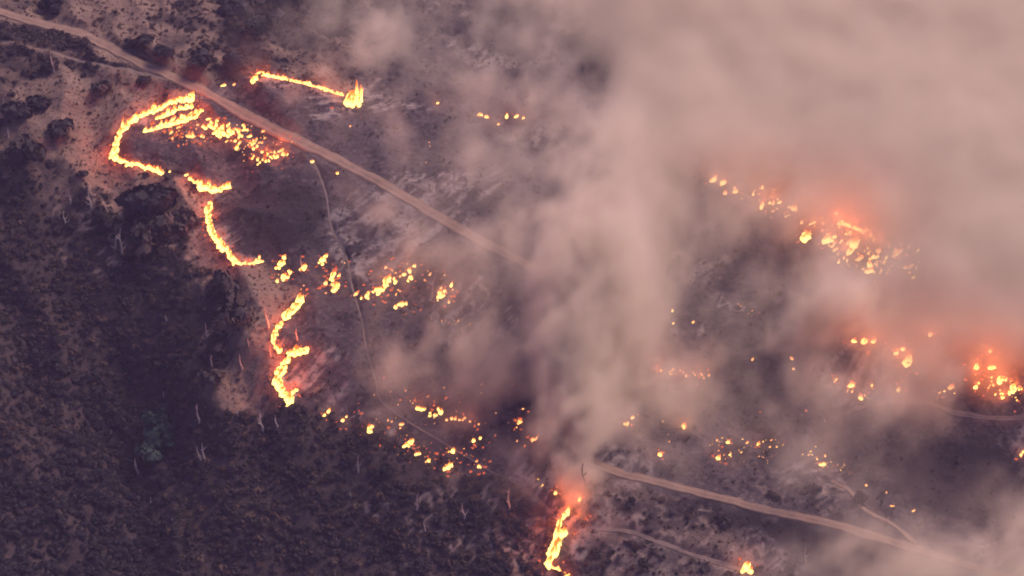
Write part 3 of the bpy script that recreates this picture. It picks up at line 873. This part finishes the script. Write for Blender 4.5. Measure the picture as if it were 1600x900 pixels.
ember_field(10, [(360,250),(440,262),(500,265),(430,275)], 'tiny glowing ember below the ragged flame row beside the footpath', 'embers by the top of the footpath', 'e', (.3, .7))
for (u, v, l) in [(265,269,'tiny flame just past the end of the straight flame line'), (292,274,'small leaning flame starting the bright knot below the crescent'), (487,254,'small round flame at the top of the winding footpath'), (527,272,'small round flame just below the dirt road right of the footpath')]:
    spot(u, v, 1.3, .9, l, 'y', power=200)
fire_line([(300,281),(312,292),(330,296),(345,296),(360,292)], 2.4, 1.5, 'bright ragged knot of flames between the crescent and the long left edge', step=.7, jit=.5, power=1200)
fire_line([(326,322),(327,345),(331,366),(345,382),(358,398),(368,410)], 2.2, 1.7, 'long steep flame edge descending on the left side of the dark burn', step=.7, power=1000)
fire_line([(368,412),(385,412),(398,410),(412,408)], 1.3, .9, 'short level flame edge at the foot of the long steep one', step=.7, power=700)
# middle
MID = [(440,414,2.2,1.4,'twin flame left of the middle fires, upper one',3),(444,434,2.2,1.3,'twin flame left of the middle fires, lower one',3),(474,419,2.0,1.3,'round flame alone between the twin flame and the footpath',2),(504,408,2.2,1.1,'leaning flame high beside the footpath',2),
 (518,436,2.6,1.3,'bright flame clump left of the footpath, upper one',5),(522,452,3.0,1.5,'bright flame clump left of the footpath, lower one',6),(607,440,3.4,1.6,'largest flame clump right of the footpath in the red smoke',6),(592,456,2.4,1.2,'flame clump left below the largest red-smoke clump',4),
 (572,465,2.2,1.1,'flame clump farthest left below the largest red-smoke clump',3),(640,424,1.8,1.2,'small flame right of the largest red-smoke clump, upper one',1),(641,434,1.4,1.1,'small flame right of the largest red-smoke clump, lower one',1),(628,478,2.4,1.2,'orange flame below the largest red-smoke clump',3),(688,462,3.2,1.1,'upright flame at the right end of the middle fires',4)]
for (u, v, h, w, l, n) in MID: spot(u, v, h * 1.15, w * 1.3, l, 'y', 'middle fires', power=900 if n > 3 else 250, n=n + 3, spread=1.9)
ember_field(50, [(430,415),(540,400),(560,450),(540,470),(450,440)], 'tiny orange flame among the fires left of the footpath', 'embers left of the footpath', 'oe')
ember_field(80, [(550,430),(650,410),(700,430),(700,470),(620,485),(560,475)], 'tiny orange flame among the fires right of the footpath', 'embers right of the footpath', 'oe', lights=2, power=600)
ember_field(18, [(635,505),(660,515),(705,495),(745,520),(690,510)], 'faint tiny flame in the smoke below the middle fires', 'faint embers below the middle fires', 'oe', (.5, 1.1))
# S-shaped fire
fire_line([(470,472),(460,484),(445,498)], 3.0, 2.1, 'upper thick stroke of the S-shaped fire', step=.7, power=1200)
fire_line([(440,505),(430,520),(428,538),(440,551)], 2.0, 1.1, 'thin linking stroke of the S-shaped fire curving down', step=.75)
fire_line([(482,548),(466,554),(452,556)], 3.0, 1.9, 'middle right-hand hook of the S-shaped fire', step=.7, power=1200)
fire_line([(450,562),(438,578),(433,598),(444,616),(456,630)], 2.8, 2.0, 'lower thick curve of the S-shaped fire', step=.65, power=1600)
fire_line([(464,608),(456,616),(447,619)], 1.8, .9, 'small spur on the foot of the S-shaped fire', step=.8)
# lower edge
LOW = [(514,644,2.2,1.2,'yellow flame at the left end of the lower fire edge',3),(535,658,1.6,1.0,'small flame second from the left on the lower fire edge',2),(577,672,2.6,1.3,'red-rimmed flame clump third from the left on the lower fire edge',4),(640,694,3.0,1.5,'broad twin-peaked flame clump on the lower fire edge',6),(652,711,1.8,1.1,'round flame just below the broad twin-peaked clump',1),
 (669,722,2.2,1.2,'flame leading the last stretch of the lower fire edge',2),(701,732,3.6,1.3,'tall pointed flame on the last stretch of the lower fire edge',4),(708,706,2.2,1.2,'flame clump above the tall pointed flame',4),(740,690,1.8,1.0,'small flame right above the last flames of the lower edge',2),(748,730,1.4,.9,'pair of tiny flames at the right end of the lower fire edge',2)]
for (u, v, h, w, l, n) in LOW: spot(u, v, h, w, l, 'y', 'lower fire edge', power=500 if n > 3 else 200, n=n, spread=1.3)
fire_line([(656,634),(668,642),(684,646),(696,644)], 1.8, 1.2, 'golden row of flames above the lower fire edge', step=1.1, jit=.8, power=250)
fire_line([(700,660),(715,656),(732,656),(746,662)], 1.3, .9, 'thin row of flames right of the golden row', step=1.3, jit=.6, kind='o', power=150)
ember_field(90, [(520,640),(600,650),(640,680),(700,700),(760,735),(700,735),(600,690)], 'tiny ember flame scattered along the lower fire edge', 'embers along the lower fire edge', 'oe', (.4, 1.1))
ember_field(60, [(560,600),(680,595),(760,610),(840,660),(800,690),(700,680)], 'tiny ember flame in the smoke above the lower fire edge', 'embers above the lower fire edge', 'oe', (.4, 1.1))
for (u, v, l) in [(812,660,'reddish flame left of the smoke column, upper one'), (832,688,'reddish flame left of the smoke column, lower one')]: spot(u, v, 1.8, 1.1, l, 'o', n=4, power=500)
# top line
fire_line([(394,130),(402,119),(412,116)], 1.9, 1.1, 'hooked left end of the thin top fire line', step=.7)
fire_line([(412,117),(440,123),(475,131),(505,140),(535,150)], 1.5, .95, 'thin straight fire line above the dirt road leading to the tall flame', step=.75, power=700)
spot(550,164,8.5,3.8,'tall leaping flame with a pointed tip at the end of the top fire line','y', power=6000, n=12, spread=1.9)
spot(557,160,13,1.9,'slender highest tongue of the tall leaping flame above the top fire line','y', n=6, spread=1.0)
spot(349,134,1.4,1.2,'small flame beside the road left of the top fire line, left one','y'); spot(365,133,1.1,.8,'small flame beside the road left of the top fire line, right one','o')
TOP = [(750,181,1.8,1.2,'small flame in the smoke, second from the left in the far upper row'),(760,184,1.8,1.1,'small flame in the smoke, third from the left in the far upper row'),(791,184,3.0,1.2,'tallest flame of the far upper row in the smoke'),(806,183,1.5,1.3,'low flame right of the tallest in the far upper row'),(818,185,1.2,1.0,'last flame of the far upper row in the smoke'),(779,195,1.3,.7,'lone flame below the far upper row in the smoke'),(684,162,1.0,.6,'tiny lone flame in the smoke between tall flame and far upper row')]
for (u, v, h, w, l) in TOP: spot(u, v, h, w, l, 'y', power=700, n=2 if h > 1.6 else 1, spread=.6)
ember_field(12, [(520,160),(720,230),(770,300),(640,240)], 'pinprick of fire in the thick smoke beyond the road', 'faint embers beyond the road', 'o', (.4, .8))
# right side
RT = [(1116,282,1.8,1.4,'pink flame starting the far right-hand slope fire'),(1129,287,1.6,1.3,'second pink flame of the far right-hand slope fire'),(1148,301,1.5,1.3,'third pink flame of the far right-hand slope fire'),(1190,323,2.2,1.2,'brightest pink flame in the upper part of the slope fire'),(1240,328,1.6,1.1,'isolated pink flame between upper and lower slope fire'),
 (1259,374,3.0,1.9,'bright yellow flame clump on the right slope, left one'),(1292,378,3.0,1.9,'bright yellow flame clump on the right slope, right one'),(1328,396,2.0,1.5,'curling pink flame under the bright yellow clumps')]
for (u, v, h, w, l) in RT: spot(u, v, h * 1.6, w * 1.35, l, 'y', 'right-hand slope fire', power=2400 if h > 2.5 else 900, n=5 if h > 2.5 else 3, spread=1.3)
fire_line([(1310,347),(1325,353),(1340,358),(1352,363)], 1.8, 1.0, 'hazy pink row of flames at the top of the right slope fire', step=1.5, jit=.6, kind='y', power=1600)
ember_field(44, [(1120,285),(1150,300),(1215,300),(1260,330),(1190,330)], 'pink pinprick flame in the upper part of the right slope fire', 'embers of the upper right slope', 'yo', (.9, 2.0), lights=2, power=1600)
ember_field(200, [(1240,335),(1310,350),(1400,375),(1440,425),(1360,430),(1320,400)], 'pink pinprick flame in the lower part of the right slope fire', 'embers of the lower right slope', 'yo', (.9, 2.2), lights=5, power=2200)
RM = [(1416,568,4.6,2.4,'fierce yellow flame clump on the right in red smoke',7),(1401,553,2.2,1.3,'flame touching the fierce yellow clump on its left',2),(1333,534,1.7,1.4,'pink flame left of the fierce yellow clump, far left one',2),(1350,534,1.9,1.7,'pink flame left of the fierce yellow clump, middle one',3),(1364,535,1.6,1.2,'pink flame left of the fierce yellow clump, near one',2),(1454,524,1.5,1.3,'flat pink flame above and right of the fierce yellow clump',2),
 (1526,574,2.4,1.5,'pink flame at the left of the right-edge fires',3),(1548,576,2.0,1.6,'hazy flame in the right-edge red smoke',3),(1561,598,3.4,1.9,'bright yellow flame of the right-edge fires',5),(1583,608,3.4,1.9,'orange flame nearest the right edge in red smoke',5),(1525,606,1.8,1.4,'low flame under the right-edge fires, left one',2),(1566,622,1.5,1.2,'low flame under the right-edge fires, right one',2),(1546,550,1.6,1.4,'faint high flame of the right-edge fires',2)]
for (u, v, h, w, l, n) in RM: spot(u, v, h, w, l, 'y', 'fires by the right edge', power=3200 if n > 4 else 2200, n=n, spread=1.4)
ember_field(44, [(1520,575),(1600,590),(1600,628),(1540,610)], 'small flame in the ember bed by the right edge', 'embers by the right edge', 'yo', (.6, 1.6), lights=5, power=2600)
ember_field(40, [(900,620),(1250,600),(1300,690),(960,720)], 'scattered tiny ember in the dark burn right of the smoke column', 'scattered embers of the dark burn', 'oe', (.3, .8))
ember_field(30, [(560,480),(760,480),(800,600),(600,600)], 'scattered tiny ember in the burn right of the footpath', 'scattered embers right of the footpath', 'oe', (.3, .7))
RB = [(1306,594,1.2,.9,'tiny flame at the left of the arc below the grey smoke bank'),(1330,603,2.2,1.5,'round pale flame on the arc below the grey smoke bank'),(1345,622,1.6,1.6,'flat orange flame on the arc below the grey smoke bank'),(1362,603,1.2,.9,'tiny round flame right of the arc below the grey smoke bank'),(1404,610,1.8,1.5,'orange flame between the arc and the right-edge fires')]
for (u, v, h, w, l) in RB: spot(u, v, h, w, l, 'y', power=700, n=2, spread=.5)
ember_field(18, [(1305,595),(1350,610),(1360,628),(1320,615)], 'tiny orange ember strung along the arc below the grey smoke', 'embers of the arc', 'o', (.4, 1.0))
ember_field(20, [(1455,618),(1490,598),(1500,605),(1475,622)], 'tiny orange ember on the dark rise left of the right-edge fires', 'embers of the dark rise', 'oy', (.4, 1.1))
fire_line([(1030,578),(1050,581),(1070,585),(1090,587),(1110,585)], .9, .7, 'thin red ember line in the dark hollow right of the smoke column', kind='o', step=1.1, jit=.8, power=350)
CT = [(979,664,2.0,1.0,'leaning pale flame right of the smoke column, lower of two'),(988,653,1.2,.9,'little pale flame right of the smoke column, upper of two'),(1068,668,2.6,1.1,'curled white-yellow flame in the dark centre right'),(1031,711,1.6,1.2,'red flame clump above the lower road'),(1122,717,1.9,1.7,'round yellow flame above the lower road'),(1138,692,1.4,1.4,'pink flame above the round yellow one'),(1185,696,2.4,.9,'upright pink flame right of the round yellow one'),
 (1286,727,2.0,1.0,'leaning orange flame in the ember string above the lower road'),(1353,759,1.0,.8,'lone white ember above the side track'),(1427,799,1.1,.8,'lone pale ember in the dark ground above the lower road'),(1385,770,.8,.7,'lone faint ember between the two larger ones near the side track'),(1393,791,.8,.7,'lone faint ember beside the side track'),
 (1051,486,1.2,.9,'pinprick flame high in the dark centre, upper of a pair'),(1052,506,1.2,.7,'pinprick flame high in the dark centre, lower of a pair'),(1083,504,1.0,.7,'pinprick flame right of the central pair'),(982,536,.9,.6,'pinprick flame inside the bright central plume'),(1238,561,1.1,.9,'pale spark at the foot of the bright smoke wisp, upper one'),(1239,577,1.1,.9,'pale spark at the foot of the bright smoke wisp, lower one'),(1176,562,1.0,.7,'pale spark left of the bright smoke wisp'),(1595,712,2.0,.9,'flame cut by the right edge in the dark lower slope')]
for (u, v, h, w, l) in CT: spot(u, v, h, w, l, 'y' if h > 1.1 else 'o', power=500 if h > 1.5 else 0, n=3 if h > 1.3 else 1, spread=.5)
ember_field(8, [(1155,475),(1180,475),(1180,510),(1160,500)], 'faint pink ember at the top of the dark centre', 'faint embers of the dark centre', 'o', (.5, .9))
ember_field(60, [(1100,685),(1230,690),(1230,722),(1120,715)], 'tiny pink ember around the round yellow flame', 'embers round the yellow flame', 'oy', (.4, .9), lights=1, power=600)
ember_field(50, [(1240,700),(1290,715),(1340,740),(1280,735)], 'tiny pink ember in the string above the lower road', 'ember string above the lower road', 'oy', (.4, .9))
ember_field(14, [(960,650),(1060,650),(1080,690),(1010,700)], 'tiny ember in the dark ground right of the smoke column', 'embers right of the smoke column', 'o', (.3, .7))
# bottom flame
fire_line([(884,806),(874,818),(872,834)], 3.2, 1.2, 'upper ragged tongue of the tall bottom flame', step=.8, jit=.4, power=1600)
fire_line([(872,838),(868,852),(862,868),(857,884)], 5.4, 2.8, 'tall bright bottom flame beside the smoke column foot', step=.6, power=1900, jit=.35)
fire_line([(860,886),(872,890),(884,900),(896,912)], 1.6, .7, 'thin tail of fire running off the bottom edge', step=.8)
for (u, v, h, w, l) in [(905,782,2.6,.9,'slim flame at the foot of the smoke column'), (868,772,1.8,.8,'small flame above the tall bottom flame'), (886,800,1.8,1.2,'small bright flame capping the tall bottom flame'), (916,812,1.5,1.0,'red flame in the rosy smoke right of the tall bottom flame')]:
    spot(u, v, h, w, l, 'y' if v != 812 else 'e', n=2, spread=.5, power=900)
ember_field(6, [(835,745),(862,748),(860,758),(840,758)], 'white pinprick ember left of the smoke column foot', 'white embers left of the column foot', 'y', (.4, .8))
ember_field(14, [(880,800),(925,790),(935,840),(890,850)], 'dull red ember right of the tall bottom flame', 'dull embers by the tall bottom flame', 'e', (.5, .9), lights=2, power=1500)
spot(1166,890,4.6,1.5,'lone triangular flame near the bottom edge beside the hillside trail', 'y', n=4, spread=.6, power=2000)
spot(1172,893,2.4,1.5,'squat right flank of the lone triangular flame at the bottom edge', 'y', n=3, spread=.5)

join_rest()

# ------------------------------------------------------------------ smoke
# how much of the ground the smoke hides (0..1), 100 px cells from (-100,-100)
OP = [
 [0.00,0.00,0.00,0.00,0.00,0.05,0.22,0.26,0.32,0.42,0.72,0.88,0.93,0.95,0.97,0.97,0.97,0.97,0.97],
 [0.00,0.00,0.00,0.00,0.00,0.05,0.20,0.23,0.26,0.34,0.56,0.84,0.92,0.94,0.96,0.97,0.97,0.97,0.97],
 [0.00,0.00,0.00,0.00,0.00,0.06,0.24,0.23,0.20,0.30,0.42,0.74,0.84,0.92,0.95,0.96,0.97,0.97,0.97],
 [0.00,0.00,0.00,0.00,0.00,0.03,0.12,0.24,0.14,0.24,0.46,0.76,0.80,0.80,0.86,0.95,0.97,0.97,0.97],
 [0.00,0.00,0.00,0.00,0.00,0.01,0.06,0.16,0.18,0.38,0.48,0.72,0.50,0.50,0.70,0.88,0.95,0.96,0.96],
 [0.00,0.00,0.00,0.00,0.00,0.01,0.04,0.14,0.24,0.42,0.48,0.72,0.20,0.17,0.34,0.66,0.92,0.95,0.96],
 [0.00,0.00,0.00,0.00,0.00,0.01,0.05,0.07,0.22,0.34,0.50,0.50,0.18,0.22,0.42,0.68,0.80,0.90,0.92],
 [0.00,0.00,0.00,0.00,0.00,0.01,0.06,0.20,0.30,0.44,0.42,0.30,0.20,0.20,0.32,0.38,0.42,0.50,0.55],
 [0.00,0.00,0.00,0.00,0.00,0.00,0.02,0.06,0.12,0.24,0.22,0.18,0.14,0.18,0.20,0.08,0.03,0.06,0.10],
 [0.00,0.00,0.00,0.00,0.00,0.00,0.00,0.00,0.02,0.05,0.12,0.05,0.04,0.04,0.06,0.10,0.08,0.25,0.30],
 [0.00,0.00,0.00,0.00,0.00,0.00,0.00,0.00,0.00,0.02,0.05,0.04,0.04,0.12,0.45,0.60,0.55,0.60,0.65],
 [0.00,0.00,0.00,0.00,0.00,0.00,0.00,0.00,0.00,0.01,0.05,0.04,0.04,0.20,0.70,0.75,0.75,0.75,0.75]]
VX = 1.8
x0, x1, y0, y1, z0, z1 = -300, 300, -215, 335, -55, 66
NX, NY, NZ = [int(round((b - a) / VX)) + 1 for a, b in ((x0, x1), (y0, y1), (z0, z1))]
sx, sy, sz = np.linspace(x0, x1, NX), np.linspace(y0, y1, NY), np.linspace(z0, z1, NZ)
def noise3(power, scale_lo, seed, stretch=1.4):
    r = np.random.default_rng(seed)
    f = np.fft.rfftn(r.normal(size=(NX, NY, NZ)).astype(np.float32))
    kx, ky, kz = np.fft.fftfreq(NX, VX)[:, None, None], np.fft.fftfreq(NY, VX)[None, :, None], np.fft.rfftfreq(NZ, VX)[None, None, :]
    k = np.sqrt(kx ** 2 + ky ** 2 + (kz * stretch) ** 2)
    a = (k + 1.0 / scale_lo) ** (-power) * np.exp(-(k * VX * 1.1) ** 2)
    a[0, 0, 0] = 0
    n = np.fft.irfftn(f * a, s=(NX, NY, NZ)); return (n / n.std()).astype(np.float32)
n1, n2 = noise3(3.0, 40, 5, 2.2), noise3(2.6, 22, 6, 1.5)
NORM = float(np.mean(np.clip(1 + .58 * n1 + .34 * n2, 0, 3.0) ** 1.1 * (1 + np.clip(.42 * n2, -.6, 1.4))))
# wind shears the smoke towards +x and +y as it rises
WXS, WYS = .20, .12
for k in range(NZ):
    zz = sz[k] + 20
    sh = (int(zz * WXS / VX), int(zz * WYS / VX))
    n1[:, :, k] = np.roll(n1[:, :, k], sh, (0, 1)); n2[:, :, k] = np.roll(n2[:, :, k], sh, (0, 1))
X3, Y3 = np.meshgrid(sx, sy, indexing='ij')
Hg = hs(X3, Y3)
opm = map_px(OP)
D = np.zeros((NX, NY, NZ), np.float32)
TH = 34.0
for k in range(NZ):
    z = sz[k]
    zr = z - Hg
    xs, ys = X3 - WXS * (zr - 12), Y3 - WYS * (zr - 12)
    o = np.clip(opm(X3, Y3, z), 0, .965)
    tau = -np.log(1 - o)
    am = 1 - .92 * smooth(.3, .8, o)
    top = TH * (.55 + .6 * o) * (1 + .28 * am * n1[:, :, k])
    prof = smooth(-1.5, 3, zr) * (1 - smooth(.55, 1.0, zr / np.maximum(top, 1)))
    am = 1 - .92 * smooth(.3, .8, o)
    m = np.clip(1 + am * (.58 * n1[:, :, k] + .34 * n2[:, :, k]), 0, 3.0) ** 1.1
    thin = smooth(0.0, .10, o) * (1 + (1 - smooth(.2, .6, o)) * ((1 + np.clip(.42 * n2[:, :, k], -.6, 1.4)) / NORM - 1))
    D[:, :, k] = tau * prof * m * thin / (.5 * TH / SE)
def column(pts, dens, seed=0):
    """a leaning column of smoke: (u, v, height above ground of that photo point, radius)"""
    C = []
    for (u, v, h, r, d) in pts:
        g = ground_px(u, v)[0]
        # the centre stands on the sight line, h metres above the ground under it
        p = at_plane(np.array([u]), np.array([v]), np.array([g[2] + h]))[0]
        C.append((p[0], p[1], p[2], r, d))
    C = np.array(C); n = 40
    t = np.linspace(0, len(C) - 1, n); C = np.stack([np.interp(t, np.arange(len(C)), C[:, j]) for j in range(5)], 1)
    lo = (C[:, :3] - C[:, 3:4] * 2.2).min(0); hi = (C[:, :3] + C[:, 3:4] * 2.2).max(0)
    a = [max(0, int((lo[j] - q) / VX)) for j, q in enumerate((x0, y0, z0))]; b = [min(N_, int((hi[j] - q) / VX) + 2) for j, (q, N_) in enumerate(((x0, NX), (y0, NY), (z0, NZ)))]
    gx, gy, gz = np.meshgrid(sx[a[0]:b[0]], sy[a[1]:b[1]], sz[a[2]:b[2]], indexing='ij')
    sl = (slice(a[0], b[0]), slice(a[1], b[1]), slice(a[2], b[2]))
    w = n2[sl]; w1 = n1[sl]
    best = np.zeros(gx.shape, np.float32)
    for (cx, cyy, cz, r, d) in C:
        q = ((gx - cx + 1.5 * w) ** 2 + (gy - cyy + 1.5 * w1) ** 2 + ((gz - cz) * 1.0) ** 2) / (r * r)
        best = np.maximum(best, d * np.exp(-q * 1.1))
    D[sl] += dens * np.clip(best * (1 + .7 * w + .3 * w1) - .06, 0, None)
column([(912,805,1,3,1.3),(908,760,3,6,1.6),(902,700,7,10,1.5),(893,640,12,13,1.1),(890,570,18,15,1),(900,500,24,17,.8),(922,420,30,20,.5),(942,300,34,23,.22),(955,200,36,25,.1)], .22)
column([(1210,545,2,3,.6),(1245,520,8,6,1),(1275,490,14,9,1),(1320,470,20,12,.7)], .12)
column([(1390,650,1,2,1),(1400,635,3,3.5,1),(1405,615,7,6,.6)], .14)
column([(560,440,1,3,.5),(620,415,4,5,.8),(690,385,10,11,.6)], .035)
column([(540,395,1,2,.7),(570,370,3,4,.8),(610,330,8,7,.5)], .035)
column([(690,640,1,3,.6),(720,600,4,6,.8),(760,550,10,10,.6)], .035)
column([(1000,700,1,3,.6),(1010,660,4,5,.8),(1040,600,10,9,.6)], .03)
column([(1200,700,1,3,.6),(1220,660,4,6,.8),(1250,600,9,10,.6)], .03)
column([(770,180,1,3,.6),(790,160,4,5,.8),(840,120,10,9,.6)], .03)
column([(440,170,1,3,.5),(470,150,4,5,.6),(520,110,8,8,.5)], .02)
column([(600,360,2,4,.8),(605,340,5,6,.6)], .07)
column([(505,612,1,2,.6),(540,600,2,3,.9),(585,580,4,5,.9),(640,560,7,9,.7),(720,530,12,14,.5)], .035)
column([(1340,880,2,12,1),(1420,875,4,14,1),(1500,885,5,12,.4),(1590,850,10,14,1)], .045)
column([(560,120,4,6,.6),(570,95,9,9,.8),(600,60,14,12,.7)], .05)
column([(1095,690,1,3,.5),(1080,640,6,6,.7),(1060,590,12,10,.6)], .05)
column([(780,395,3,7,.8),(800,380,8,10,.8)], .05)
edge = np.minimum.reduce([np.broadcast_to(smooth(0, 25, X3 - x0), X3.shape), smooth(0, 25, x1 - X3), smooth(0, 25, Y3 - y0), smooth(0, 25, y1 - Y3)])
D *= edge[:, :, None]
D[:, :, -1] = 0; D[:, :, 0] = 0
print('smoke', D.shape, D.mean(), D.max())

def volume_object(name, D, mat):
    me = bpy.data.meshes.new(name)
    me.vertices.add(D.size); attr(me, 'dens', np.ascontiguousarray(D).ravel())
    o = put(name, me, kind='stuff')
    ng = bpy.data.node_groups.new(name, 'GeometryNodeTree')
    ng.interface.new_socket('Geometry', in_out='INPUT', socket_type='NodeSocketGeometry')
    ng.interface.new_socket('Geometry', in_out='OUTPUT', socket_type='NodeSocketGeometry')
    N, L = ng.nodes, ng.links
    gi, go = N.new('NodeGroupInput'), N.new('NodeGroupOutput')
    vc = N.new('GeometryNodeVolumeCube')
    vc.inputs['Min'].default_value = (x0, y0, z0); vc.inputs['Max'].default_value = (x1, y1, z1)
    for nm, r in (('Resolution X', NX), ('Resolution Y', NY), ('Resolution Z', NZ)): vc.inputs[nm].default_value = r
    pos = N.new('GeometryNodeInputPosition'); sep = N.new('ShaderNodeSeparateXYZ'); L.new(pos.outputs[0], sep.inputs[0])
    def mth(op, a, b, c=None):
        x = N.new('ShaderNodeMath'); x.operation = op
        for i, q in enumerate((a, b, c)):
            if q is None: continue
            if isinstance(q, (int, float)): x.inputs[i].default_value = q
            else: L.new(q, x.inputs[i])
        return x.outputs[0]
    ids = []
    for i, (lo, hi, n) in enumerate(((x0, x1, NX), (y0, y1, NY), (z0, z1, NZ))):
        s = (n - 1) / (hi - lo)
        ids.append(mth('ROUND', mth('MULTIPLY_ADD', sep.outputs[i], s, -lo * s), 0.0))
    # integer arithmetic to stay exact
    def fti(x):
        n = N.new('FunctionNodeFloatToInt'); L.new(x, n.inputs[0]); return n.outputs[0]
    def im(op, a, b):
        n = N.new('FunctionNodeIntegerMath'); n.operation = op
        for i, q in enumerate((a, b)):
            if isinstance(q, int): n.inputs[i].default_value = q
            else: L.new(q, n.inputs[i])
        return n.outputs[0]
    ix, iy, iz = [fti(q) for q in ids]
    index = im('ADD', im('MULTIPLY', im('ADD', im('MULTIPLY', ix, NY), iy), NZ), iz)
    na = N.new('GeometryNodeInputNamedAttribute'); na.inputs['Name'].default_value = 'dens'
    si = N.new('GeometryNodeSampleIndex'); L.new(gi.outputs[0], si.inputs['Geometry']); L.new(na.outputs[0], si.inputs['Value']); L.new(index, si.inputs['Index'])
    L.new(si.outputs[0], vc.inputs['Density'])
    sm = N.new('GeometryNodeSetMaterial'); sm.inputs['Material'].default_value = mat
    L.new(vc.outputs[0], sm.inputs[0]); L.new(sm.outputs[0], go.inputs[0])
    md = o.modifiers.new('smoke', 'NODES'); md.node_group = ng
    me.materials.append(mat)
    return o
tv = NT('smoke')
pv = tv.node('ShaderNodeVolumePrincipled')
pv.inputs['Color'].default_value = (.93, .84, .71, 1)
pv.inputs['Density'].default_value = 1.0
pv.inputs['Anisotropy'].default_value = 0.25
tv.link(pv.outputs[0], tv.out.inputs['Volume'])
volume_object('smoke', D, tv.m)

# thin smoky air between the helicopter's height and the hill
def box(name, lo, hi, mat, **props):
    V = [(x, y, z) for z in (lo[2], hi[2]) for y in (lo[1], hi[1]) for x in (lo[0], hi[0])]
    F = [(0, 2, 3, 1), (4, 5, 7, 6), (0, 1, 5, 4), (2, 6, 7, 3), (0, 4, 6, 2), (1, 3, 7, 5)]
    return put(name, mesh_from(name, V, F, [mat], False), **props)
th = NT('haze')
ph = th.node('ShaderNodeVolumePrincipled')
ph.inputs['Color'].default_value = (.62, .52, 1.0, 1)
ph.inputs['Density'].default_value = .000058
th.link(ph.outputs[0], th.out.inputs['Volume'])
box('haze', (-9000, -9000, float(HH.min()) - 1), (9000, 9000, 660), th.m, kind='stuff')
